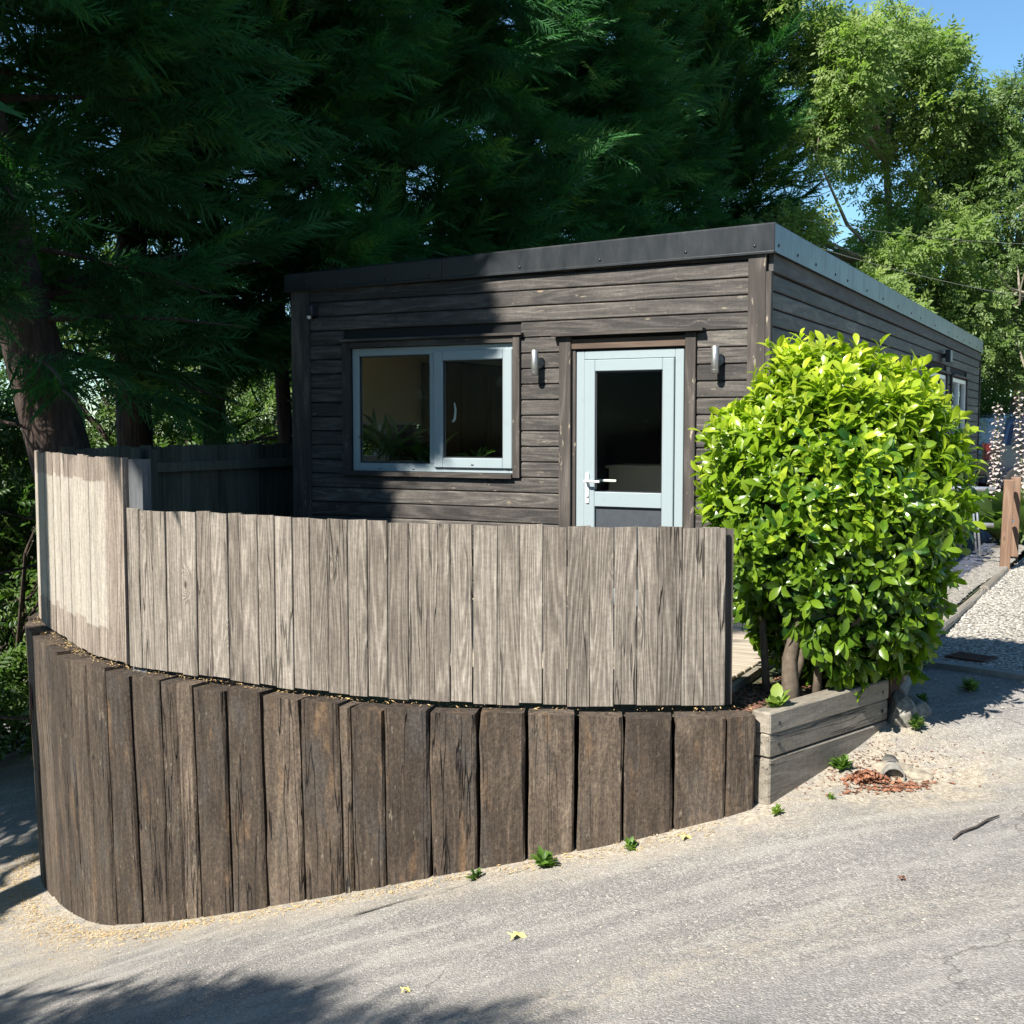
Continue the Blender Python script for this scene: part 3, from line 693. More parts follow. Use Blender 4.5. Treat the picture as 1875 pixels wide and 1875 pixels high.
# --- front window
win = MB().box(-3.735,-3.665,-.01,.05,1.065,2.145,.004).box(-2.165,-2.095,-.01,.05,1.065,2.145,.004).box(-3.665,-2.165,-.01,.05,1.065,1.135,.004).box(-3.665,-2.165,-.01,.05,2.075,2.145,.004).box(-2.935,-2.865,-.01,.05,1.135,2.075,.004).build('window_frame', M['upvc'], bld)
# opening sash on the right
MB().box(-2.880,-2.792,-.035,.03,1.105,2.10,.006).box(-2.212,-2.125,-.035,.03,1.105,2.10,.006).box(-2.792,-2.212,-.035,.03,1.105,1.190,.006).box(-2.792,-2.212,-.035,.03,2.015,2.10,.006).build('sash', M['upvc'], win)
MB().box(-3.664,-2.936,.004,.016,1.136,1.146,0).box(-3.664,-2.936,.004,.016,2.064,2.074,0).box(-3.664,-3.654,.004,.016,1.146,2.064,0).box(-2.946,-2.936,.004,.016,1.146,2.064,0).build('gasket', M['gasket'], win)
MB().box(-2.791,-2.213,-.018,-.006,1.191,1.200,0).box(-2.791,-2.213,-.018,-.006,2.005,2.014,0).box(-2.791,-2.782,-.018,-.006,1.2,2.005,0).box(-2.222,-2.213,-.018,-.006,1.2,2.005,0).build('gasket', M['gasket'], win)
box('pane', -3.66,-2.94,.018,.022,1.138,2.072, M['glass'], win, 0)
box('pane', -2.788,-2.216,.000,.004,1.192,2.012, M['glass'], win, 0)
MB().tube([(-2.745,.06,1.50),(-2.74,.085,1.52),(-2.735,.09,1.60),(-2.74,.08,1.66)],[.011,.011,.009,.006],8).build('handle', M['white'], win, True)
for x in (-3.45,-3.1,-2.5): box('drain_cap', x-.012,x+.012,-.038 if x>-2.6 else -.013,-.033 if x>-2.6 else -.0095,1.082 if x<-2.6 else 1.128,1.090 if x<-2.6 else 1.137, M['gasket'], win, 0)
wt = MB().box(-3.820,-3.745,-.055,-.002,1.055,2.20,.003).build('window_trim', M['trim_z'], bld)
MB().box(-2.110,-2.046,-.055,-.002,1.03,2.20,.003).build('window_trim', M['trim_z'], bld)
MB().box(-3.835,-2.02,-.075,-.002,2.203,2.226,.003).build('window_trim', M['trim_x'], bld)
MB().box(-3.815,-2.112,-.072,-.002,1.022,1.063,.003).build('window_sill', M['trim_x'], bld)
MB().box(-3.744,-2.111,-.048,.03,2.147,2.20,.003).build('window_trim', M['trim_x'], bld)
# --- door
dfm = MB().box(-1.548,-1.478,-.012,.06,.0,2.058,.004).box(-.712,-.642,-.012,.06,.0,2.058,.004).box(-1.478,-.712,-.012,.06,1.99,2.058,.004).build('door_frame', M['upvc'], bld)
door = MB().box(-1.474,-1.380,-.03,.03,.03,1.987,.005).box(-.810,-.716,-.03,.03,.03,1.987,.005).box(-1.380,-.810,-.03,.03,1.895,1.987,.005).box(-1.380,-.810,-.03,.03,.815,.935,.005).box(-1.380,-.810,-.03,.03,.03,.16,.005).build('door', M['upvc'], bld)
MB().box(-1.379,-.811,-.012,-.002,1.883,1.894,0).box(-1.379,-.811,-.012,-.002,.936,.944,0).box(-1.379,-1.369,-.012,-.002,.944,1.883,0).box(-.821,-.811,-.012,-.002,.944,1.883,0).build('gasket', M['gasket'], door)
box('pane', -1.376,-.814,.0,.004,.937,1.893, M['glass'], door, 0)
box('lower_panel', -1.376,-.814,-.004,.02,.162,.813, M['panel'], door, 0)
hd = MB().box(-1.452,-1.426,-.042,-.031,.84,1.085,.003); hd.tube([(-1.44,-.04,1.02),(-1.44,-.085,1.02),(-1.425,-.092,1.02),(-1.31,-.09,1.017)],[.012,.011,.011,.010],8); hd.tube([(-1.44,-.04,.90),(-1.44,-.052,.90)],.011,8)
hd.build('handle', M['white'], door)
MB().tube([(-1.40,.04,1.02),(-1.38,.085,1.02),(-1.24,.09,1.018)],.011,8).build('handle', M['white'], door)
MB().box(-1.688,-1.585,-.052,-.002,.0,2.175,.004).build('door_trim', M['trim_z'], bld)
MB().box(-.622,-.536,-.052,-.002,.0,2.175,.004).build('door_trim', M['trim_z'], bld)
MB().box(-1.584,-1.552,-.02,-.0,.0,2.1,.002).build('door_trim', M['trim_z'], bld)
MB().box(-1.584,-.623,-.038,.0,2.075,2.155,.003).build('lintel', M['lintel'], bld)
MB().prism([(-1.735,2.178),(-.468,2.182),(-.468,2.204),(-1.735,2.200)], lambda q,t:(q[0],-.10+.098*t,q[1])).build('door_canopy', M['trim_x'], bld)
# --- side glazing
sw = MB()
def frame_side(y0,y1,z0,z1,mull):
    m = MB().box(-.03,.03,y0,y0+.06,z0,z1,.004).box(-.03,.03,y1-.06,y1,z0,z1,.004).box(-.03,.03,y0+.06,y1-.06,z0,z0+.06,.004).box(-.03,.03,y0+.06,y1-.06,z1-.06,z1,.004)
    for q in mull: m.box(-.03,.034,q-.04,q+.04,z0+.06,z1-.06,.004)
    f = m.build('window_frame', M['white'], bld)
    box('pane', -.004,.0,y0+.061,y1-.061,z0+.061,z1-.061, M['glass'], f, 0)
    return f
frame_side(7.62,9.28,.05,2.19,[8.45]); frame_side(9.87,11.58,.88,2.19,[10.73])
for y0,y1,zb in ((7.53,9.37,.0),(9.78,11.67,.82)):
    box('window_trim', .006,.055,y0,y0+.08,zb,2.205, M['trim_z'], bld,.003); box('window_trim', .006,.055,y1-.08,y1,zb,2.205, M['trim_z'], bld,.003)
    box('window_trim', .006,.09,y0-.02,y1+.02,2.208,2.235, M['trim_y'], bld,.003)
# --- window in the left wall, seen through the front window
lf = MB().box(-W,-W+.09,.56,.63,1.03,2.14,.004).box(-W,-W+.09,2.27,2.34,1.03,2.14,.004).box(-W,-W+.09,.63,2.27,1.03,1.10,.004).box(-W,-W+.09,.63,2.27,2.07,2.14,.004).box(-W,-W+.095,1.32,1.42,1.10,2.07,.004).build('window_frame', M['white'], bld)
MB().box(-W+.02,-W+.11,.64,.72,1.11,2.06,.004).box(-W+.02,-W+.11,1.24,1.315,1.11,2.06,.004).box(-W+.02,-W+.11,.72,1.24,1.11,1.17,.004).build('sash', M['white'], lf)
box('pane', -W+.04,-W+.045,.64,2.26,1.11,2.06, M['glass'], lf, 0)
box('roller_blind', -W+.125,-W+.130,.50,2.40,1.50,2.32, M['cream_blind'], bld, 0)
box('blind_bar', -W+.120,-W+.136,.50,2.40,1.475,1.50, M['white'], bld, .003)
# --- things inside
wr = empty('wardrobe', B2W(-3.95,2.75), BROT, 'brown panelled wardrobe seen through the right window pane', 'wardrobe')
box('carcass', -.25,.24,-.85,.85,.02,2.12, M['brownwood'], wr)
for y0,y1 in ((-.84,-.29),(-.28,.28),(.29,.84)):
    f = box('door', .241,.262,y0,y1,.05,2.1, M['brownwood'], wr)
    MB().box(.263,.275,y0,y0+.09,.05,2.1,.003).box(.263,.275,y1-.09,y1,.05,2.1,.003).box(.263,.275,y0+.09,y1-.09,.05,.15,.003).box(.263,.275,y0+.09,y1-.09,2.0,2.1,.003).build('door_moulding', M['brownwood'], f)
fr_ = box('front_side', -.22,.22,-.864,-.851,.04,2.1, M['brownwood'], wr)
ct = empty('reception_counter', B2W(-1.03,1.45), BROT, 'taupe counter seen through the door glass', 'counter')
box('front', -.85,.85,0,.03,.02,1.07, M['counter'], ct); box('top', -.87,.87,-.03,.5,1.071,1.10, M['counter'], ct); box('side', -.85,-.82,.03,.5,.02,1.07, M['counter'], ct); box('side', .82,.85,.03,.5,.02,1.07, M['counter'], ct)

# --- wall lights
def wall_light(x, z, label):
    o = empty('wall_light', B2W(x,-.026,z), BROT, label, 'wall light', 'steel cylinder lights on the front wall')
    m = MB().tube([(0,-.085,-.103),(0,-.085,-.098),(0,-.085,.098),(0,-.085,.103)],[.026,.030,.030,.026],16); m.build('lamp_body', M['steel'], o, True)
    MB().tube([(0,-.085,-.078),(0,-.085,-.074)],.0312,16).build('ring', M['steel'], o)
    m = MB().tube([(0,-.001,0),(0,-.018,0)],.045,14); m.tube([(0,-.015,0),(0,-.058,0)],.016,10); m.build('wall_plate', M['steel'], o)
    return o
wall_light(-1.876,1.972,'brushed steel cylinder wall light between the window and the door')
wall_light(-.362,1.958,'brushed steel cylinder wall light between the door and the bush')
o = empty('sensor_light', B2W(-4.14,-.05,2.49), BROT, 'small dark security sensor high at the shaded left corner', 'sensor')
box('housing', -.03,.05,-.07,.03,-.045,.05, M['darkplastic'], o, .008); MB().tube([(0,-.045,-.045),(0,-.045,-.065),(0,-.045,-.075)],[.02,.02,.008],10).build('lens', M['white'], o)
o = empty('floodlight', B2W(.03,8.93,2.45), BROT, 'small dark floodlight below the side fascia', 'light')
box('lamp_head', .05,.12,-.11,.11,-.09,.08, M['darkplastic'], o, .008); box('bracket', .0,.05,-.02,.02,-.03,.03, M['darkplastic'], o)
o = empty('bulkhead_lamp', B2W(.03,6.35,2.21), BROT, 'round white lamp on the side wall above the bush', 'light')
MB().tube([(0,0,0),(.03,0,0),(.07,0,0),(.09,0,0)],[.085,.085,.07,.03],16).build('diffuser', M['white'], o, True); MB().tube([(-.002,0,0),(.012,0,0)],.092,16).build('base_ring', M['steel'], o)

# ------------------------------------------------------------------ raised bed, bed soil, log edging
v0 = Vector((1.305,5.955,0)); v1 = Vector((2.165,6.775,0)); ang = math.atan2(v1.y-v0.y, v1.x-v0.x); LB = (v1-v0).length
rb = empty('raised_bed_edging', v0, ang, 'grey horizontal sleepers edging the bed below the bright green bush', 'bed edging')
def hbeam(x0,x1,z0,z1,y0=.0,dp=.115):
    return MB().box(x0,x1,y0,y0+dp,z0,z1,.008).build('sleeper', M['sleeper_h'], rb)
hbeam(.0,LB,-.105,.008); hbeam(.002,LB-.002,-.225,-.106,.004); hbeam(.003,LB-.01,-.475,-.232,.0,.10)
for x,zs in ((.085,(-.055,-.165)),(LB-.07,(-.055,-.165))):
    for z in zs: MB().tube([(x,-.0015,z),(x,.01,z)],.011,10).build('screw', M['darkplastic'], rb)
pdk = empty('dark_post', (2.20,6.92,0), ang, 'dark brown square post at the right end of the raised bed', 'post')
box('shaft', -.055,.055,-.05,.05,-.6,.55, M['post_dark'], pdk, .005)
p2k = empty('dark_post', (2.55,7.78,0), R(50), 'dark grey square post between the log edging pieces under the bush', 'post')
box('shaft', -.055,.055,-.05,.05,-.5,.65, M['sleeper'], p2k, .005)
def log(p0, p1, r, label):
    p0, p1 = Vector(p0), Vector(p1); d = p1-p0; o = empty('edging_log', p0, math.atan2(d.y,d.x)-math.pi/2, label, 'edging log', 'logs edging the gravel driveway')
    n = 7; l = d.length; pts = [(random.uniform(-.004,.004), l*i/(n-1), (d.z)*i/(n-1)+random.uniform(-.004,.004)) for i in range(n)]
    rr = [r*random.uniform(.95,1.05) for _ in pts]; pts = [pts[0],(pts[0][0],.008,pts[0][2])]+pts[1:-1]+[(pts[-1][0],l-.008,pts[-1][2]),pts[-1]]; rr = [r*.85,rr[0]]+rr[1:-1]+[rr[-1],r*.85]
    MB().tube(pts, rr, 12).build('log_body', M['log'], o, False); return o
log((2.27,6.98,-.03),(2.56,7.62,-.02),.055,'short grey round edging log beside the dark post nearest the planter')
log((2.27,6.97,-.135),(2.55,7.61,-.12),.055,'lower grey round log under the short one beside the raised bed')
log((2.64,7.86,-.06),(3.02,8.56,-.05),.05,'grey edging log in the bush shade beside the gravel drive')
log((3.03,8.58,-.05),(3.5,9.40,-.05),.05,'sunlit edging log in the middle of the gravel drive edge')
log((3.51,9.42,-.06),(4.35,10.95,-.07),.042,'long sunken edging log half covered by gravel')
log((4.36,10.97,-.06),(5.10,12.32,-.04),.048,'brown curved edging log ending at the pair of posts')
# mortar rock lumps
def hull(name, loc, rad, mat, n=40, seed=1, parent=None, off=(0,0,0)):
    g_ = random.Random(seed); bm = bmesh.new()
    for _ in range(n):
        v_ = Vector((g_.gauss(0,1),g_.gauss(0,1),g_.gauss(0,1))).normalized()*g_.uniform(.82,1.05); bm.verts.new((v_.x*rad[0]+off[0],v_.y*rad[1]+off[1],v_.z*rad[2]+off[2]))
    bmesh.ops.convex_hull(bm, input=bm.verts[:]); bmesh.ops.delete(bm, geom=[v for v in bm.verts if not v.link_faces], context='VERTS')
    bmesh.ops.bevel(bm, geom=bm.edges[:], offset=.004, segments=1, affect='EDGES')
    me = bpy.data.meshes.new(name); bm.to_mesh(me); bm.free(); me.materials.append(mat)
    o = bpy.data.objects.new(name, me); COL.objects.link(o); o.location = loc
    if parent: o.parent = parent
    return o
tag(hull('rock',(2.25,6.83,-.20),(.10,.14,.13),M['rock'],34,3),'pale grey lump of old mortar against the raised bed corner','rock')
tag(hull('rock',(2.36,6.93,-.21),(.11,.13,.085),M['rock'],30,5),'lower broader mortar lump beside the edging log end','rock')
# posts with tubes at the right
def tpost(x,y,h,lean,label):
    o = empty('wooden_post', (x,y,0), R(-20), label, 'post', 'pair of brown posts at the end of the drive edge'); 
    b = box('shaft', -.05,.05,-.05,.05,-.3,h, M['post'], o, .006); o.rotation_euler = (R(1),R(lean),R(-20)); return o
tpost(5.17,12.48,.905,1.2,'brown square post, nearer of the pair where the drive edging ends')
tpost(5.60,13.30,.90,.5,'brown square post, farther of the pair beside the white flowers')
tr_ = empty('tube_railing', (5.1,12.55,0), 0, 'galvanised tube rails running from the brown posts towards the building', 'railing')
for z in (.80,.42):
    MB().tube([(-1.15,.45,z+.01),(-.02,.02,z)],.024,10).build('rail', M['galv'], tr_, True)
    MB().tube([(.12,.05,z),(.42,.62,z)],.026,10).build('rail', M['galv'], tr_, True)
bs = empty('tubular_stand', (4.85,13.6,0), R(-15), 'grey tubular metal stand behind the rails', 'plant stand')
MB().tube([(-.5,0,-.02),(-.5,0,.5),(-.45,0,.55),(.35,0,.55),(.42,0,.50),(.47,0,-.02)],.014,8).build('front_hoop', M['galv'], bs, True)
MB().tube([(-.5,.4,-.02),(-.5,.4,.5),(-.45,.4,.55),(.35,.4,.55),(.42,.4,.50),(.47,.4,-.02)],.014,8).build('rear_hoop', M['galv'], bs, True)
def pot(x,y,r,h,label):
    return tag(MB().tube([(x,y,-.02),(x,y,.02),(x,y,h*.6),(x,y,h),(x,y,h)],[r*.6,r*.65,r*.92,r,r*.8],14).build('plant_pot', M['potgreen'], None, True), label, 'plant pot')
pot(4.98,13.55,.17,.34,'green glazed pot under the tubular stand'); pot(4.55,13.9,.2,.30,'wide dark green pot left of the tubular stand')
# drain grate
gr_ = empty('drain_grate', (3.10,7.98,g1(3.1,7.98)+.015), R(-48), 'rusty iron drain grate sunk in the shaded gravel', 'drain grate')
for i in range(6): MB().box(-.13,.13,-.075+i*.03-.006,-.075+i*.03+.006,-.003,.012,0).build('bar', M['rust'], gr_)
MB().box(-.14,.14,-.10,-.088,-.01,.014,0).box(-.14,.14,.088,.10,-.01,.014,0).box(-.14,-.13,-.088,.088,-.01,.014,0).box(.13,.14,-.088,.088,-.01,.014,0).build('frame', M['rust'], gr_)
box('sump', -.128,.128,-.086,.086,-.012,-.004, M['darkplastic'], gr_, 0)

exec_foliage = True
print('hard things', time.time()-T0)
# ------------------------------------------------------------------ foliage engine
def norm(v): return v/np.maximum(np.linalg.norm(v,axis=-1,keepdims=True),1e-9)
def frames(d, up):
    x = norm(d); y = norm(np.cross(up, x)); z = np.cross(x, y); return np.stack([x,y,z],-1)      # columns
def leaf_mesh(name, batches, mat, parent=None):
    "batches: list of (template verts, template tris, P, Rm, S, tint) -> ONE mesh"
    Vs=[];Fs=[];Ts=[];off=0
    for tv,tf,P,Rm,S,tint in batches:
        n=len(P)
        if n==0: continue
        v = np.einsum('nij,kj->nki', Rm, tv)*np.asarray(S).reshape(-1,1,1)+P[:,None,:]
        Vs.append(v.reshape(-1,3)); Fs.append((tf[None]+(np.arange(n)*len(tv))[:,None,None]+off).reshape(-1,3))
        Ts.append(np.repeat(tint, len(tv))); off += n*len(tv)
    V=np.concatenate(Vs);F=np.concatenate(Fs);T=np.concatenate(Ts)
    me=bpy.data.meshes.new(name); me.vertices.add(len(V)); me.vertices.foreach_set('co',V.astype(np.float32).ravel())
    me.loops.add(F.size); me.loops.foreach_set('vertex_index',F.astype(np.int32).ravel())
    me.polygons.add(len(F)); me.polygons.foreach_set('loop_start',np.arange(0,F.size,3,dtype=np.int32)); me.polygons.foreach_set('loop_total',np.full(len(F),3,dtype=np.int32))
    at=me.attributes.new('tint','FLOAT','POINT'); at.data.foreach_set('value',T.astype(np.float32))
    me.materials.append(mat); me.update(calc_edges=True)
    o=bpy.data.objects.new(name,me); COL.objects.link(o)
    if parent:
        o.parent=parent
        o.matrix_parent_inverse=Matrix.Translation(-Vector(parent.location))
    return o
def frond_template(nb, sub, bw, seed=0):
    v=[];f=[]; g=np.random.default_rng(seed)
    def P(x,y,z): v.append((x,y,z)); return len(v)-1
    def droop(x,y): return -.22*x*x-.45*abs(y)**1.5
    a=P(0,.012,0);b=P(0,-.012,0);c=P(1,0,droop(1,0)); m=P(.55,0,droop(.55,0)+.01); f.append((a,b,m)); f.append((a,m,c))
    for side in (-1,1):
        for i in range(nb):
            x=.04+.88*(i+.5*(side>0)+g.uniform(-.3,.3))/nb; l=(.40*(1-x)**.75+.10)*g.uniform(.6,1.2); an=R(44-20*x+g.uniform(-12,12))
            x2=x+l*math.cos(an); y2=side*l*math.sin(an)
            p=P(x-bw,0,droop(x,0)); q=P(x+bw,0,droop(x,0)); r_=P(x2,y2,droop(x2,y2)); f.append((p,q,r_))
            for k in range(sub):
                t=.35+.35*k; xs=x+(x2-x)*t; ys=y2*t; ls=l*.36*(1-.3*t); a2=an+R(-38 if k%2 else 34)
                p=P(xs-bw*.5,ys,droop(xs,ys)); q=P(xs+bw*.5,ys,droop(xs,ys)); r_=P(xs+ls*math.cos(a2),ys+side*ls*math.sin(a2),droop(xs+ls,ys)-.02); f.append((p,q,r_))
    return np.array(v),np.array(f)
FR_F = [frond_template(7,1,.030,k) for k in range(4)]; FR_C = [frond_template(4,0,.10,k) for k in range(2)]
def pinnate_template(n, droopk=.25, lw=.14):
    v=[];f=[]
    for i in range(n):
        for side in ((-1,1) if i<n-1 else (0,)):
            x=.22+.62*i/(n-1); L_=.36 if side else .38; an=R(62) if side else 0
            dx,dy=math.cos(an),side*math.sin(an); z0=-droopk*x*x
            k=len(v); z1=z0-.05-.10*abs(side)
            v+= [(x,0,z0),(x+dx*L_*.5-dy*lw*.6,dy*L_*.5+dx*lw*.6*(1 if side>=0 else 1),z0-.01),(x+dx*L_,dy*L_,z1),(x+dx*L_*.5+dy*lw*.6,dy*L_*.5-dx*lw*.6,z0-.01)]
            f+= [(k,k+1,k+2),(k,k+2,k+3)]
    return np.array(v),np.array(f)
PIN = pinnate_template(4); 
def blade_template():
    # broad laurel leaf, folded along the midrib, tip curling down; length 1
    xs=[0,.12,.32,.58,.82,1.]; hw=[0,.065,.155,.205,.15,0]; zz=[0,.015,.03,.015,-.04,-.12]
    v=[(x,0,z) for x,z in zip(xs,zz)]+[(x,h,z+.30*h) for x,h,z in zip(xs[1:5],hw[1:5],zz[1:5])]+[(x,-h,z+.30*h) for x,h,z in zip(xs[1:5],hw[1:5],zz[1:5])]
    f=[]
    for s_,o_ in ((1,6),(-1,10)):
        L_=[o_,o_+1,o_+2,o_+3]
        q=[(0,1,L_[0])]+[t for i in range(3) for t in ((1+i,2+i,L_[i+1]),(1+i,L_[i+1],L_[i]))]+[(4,5,L_[3])]
        f+=[t if s_>0 else t[::-1] for t in q]
    return np.array(v),np.array(f)
BL_T = blade_template()

# --- the lit places: foliage whose shadow would fall on them has been kept (pruned) away
Sv=np.array(SUN); Ax=norm(np.cross(Sv,[0,0,1.])); Ay=np.cross(Ax,Sv)
CELL=.05
def lit_targets():
    pts=[]
    # front of the building, right of the shadow edge
    xx,zz=np.meshgrid(np.arange(-3.6,.05,.03),np.arange(0,2.97,.03))
    edge=np.interp(zz,[0,.65,1.03,1.12,1.55,2.1,2.2,2.35,2.55,2.73,2.95],[-3.2,-3.23,-3.3,-2.55,-2.40,-2.12,-2.05,-2.1,-2.2,-2.33,-2.36])
    k=xx>edge; q=np.stack([K.x+Xb.x*xx[k],K.y+Xb.y*xx[k],zz[k]],-1); pts.append(q)
    # roof (right part)
    xx,yy=np.meshgrid(np.arange(-1.8,.1,.05),np.arange(0,6,.05)); xx=xx.ravel();yy=yy.ravel()
    pts.append(np.stack([K.x+Xb.x*xx+Yb.x*yy,K.y+Xb.y*xx+Yb.y*yy,np.full(len(xx),2.95)],-1))
    # fences and sleepers
    for z in np.arange(0,1.0,.04): pts.append(np.column_stack([fence_f[::6],np.full(len(fence_f[::6]),z)]))
    s_=fence_f[:int(len(fence_f)*s_break/LF)][::6]
    for z in np.arange(1.0,1.28,.04): pts.append(np.column_stack([s_,np.full(len(s_),z)]))
    fs=fine_s[fine_s[:,1]<9.0][::8]; gz=G(fs[:,0],fs[:,1])
    for t in np.linspace(0,1,36): pts.append(np.column_stack([fs,gz*t]))
    # road
    xx,yy=np.meshgrid(np.arange(-3.3,5,.05),np.arange(3.0,8.,.05)); xx=xx.ravel();yy=yy.ravel()
    edge=np.where(xx<-1.6,5.80-.45*(xx+1.6),np.where(xx<-1.0,5.80-.9*(xx+1.6),5.26-.75*(xx+1.0)))
    k=yy>edge; xx,yy=xx[k],yy[k]; pts.append(np.column_stack([xx,yy,G(xx,yy)]))
    # bush and gravel drive
    u=norm(rng.normal(size=(4000,3))); pts.append(u*np.array([.8,.75,1.])+np.array([1.86,6.85,1.05]))
    xx,yy=np.meshgrid(np.arange(2.5,9,.07),np.arange(7,16,.07)); xx=xx.ravel();yy=yy.ravel(); pts.append(np.column_stack([xx,yy,np.full(len(xx),-.1)]))
    pts.append(rng.uniform(0,1,(5000,3))*np.array([1.1,.8,2.2])+np.array([-5.6,12.0,-1.]))
    return np.concatenate(pts)
LT=lit_targets(); la,lb,ld=LT@Ax,LT@Ay,LT@Sv
A0,B0=la.min()-1,lb.min()-1; NA,NB=int((la.max()+1-A0)/CELL)+1,int((lb.max()+1-B0)/CELL)+1
mask=np.full((NA,NB),1e9); ia,ib=((la-A0)/CELL).astype(int),((lb-B0)/CELL).astype(int); np.minimum.at(mask,(ia,ib),ld)
for _ in range(2):
    m2=mask.copy()
    for dx,dy in ((1,0),(-1,0),(0,1),(0,-1)): m2=np.minimum(m2,np.roll(mask,(dx,dy),(0,1)))
    mask=m2
def sunny_trees():
    g_=np.random.default_rng(3)
    a=g_.uniform(0,1,(9000,3))*np.array([2.2,2.5,8.])+np.array([4.3,24.5,3.8]); b=g_.uniform(0,1,(16000,3))*np.array([8.5,2.5,10.])+np.array([5.,26.,1.])
    balls=np.array([(2.16,22.5,8.77),(2.55,22.3,8.3),(4.99,25.,8.8),(5.22,25,7.6),(4.65,25,9.9),(4,25,8.4),(-4.4,9.4,3.4),(-4.6,9.2,4.4),(-4.1,9.9,5.2),(-4.9,9.6,2.6),(.54,19.,7.),(-.6,16.5,7.2),(1.,20,5.5),(1.6,22.,8.4),(.5,18.5,8.5),(3,23,6.8),(-3.9,12.6,6.2)])
    tb=g_.random(50)[:,None]; balls=np.concatenate([balls,np.concatenate([-2.2+5.6*tb-.3,14.2+9.2*tb-1.6,3.8+(3.6+3*tb)*g_.random((50,1))],1)])
    c_=(balls[:,None]+g_.normal(0,.33,(len(balls),400,3))).reshape(-1,3)
    return np.concatenate([a,b,c_])
LT2=sunny_trees(); a2_,b2_,d2_=LT2@Ax,LT2@Ay,LT2@Sv
C2=.2; A2o,B2o=a2_.min()-1,b2_.min()-1; M2=np.full((int((a2_.max()-A2o+1)/C2)+1,int((b2_.max()-B2o+1)/C2)+1),1e9)
np.minimum.at(M2,(((a2_-A2o)/C2).astype(int),((b2_-B2o)/C2).astype(int)),d2_)
def keep_far(P):
    a,b,d=P@Ax,P@Ay,P@Sv; i=((a-A2o)/C2).astype(int); j=((b-B2o)/C2).astype(int)
    ok=(i<0)|(i>=M2.shape[0])|(j<0)|(j>=M2.shape[1]); i=np.clip(i,0,M2.shape[0]-1); j=np.clip(j,0,M2.shape[1]-1)
    return ok|~(d>M2[i,j]+3.)
def keep(P, reach=0.):
    a,b,d=P@Ax,P@Ay,P@Sv; i=((a-A0)/CELL).astype(int); j=((b-B0)/CELL).astype(int)
    ok=(i<0)|(i>=NA)|(j<0)|(j>=NB); i=np.clip(i,0,NA-1); j=np.clip(j,0,NB-1)
    return ok|~(d>mask[i,j]+.25)
def keep_spread(P, D, L_):
    k=keep(P)
    for t in (.5,1.): k&=keep(P+D*L_[:,None]*t)
    return k

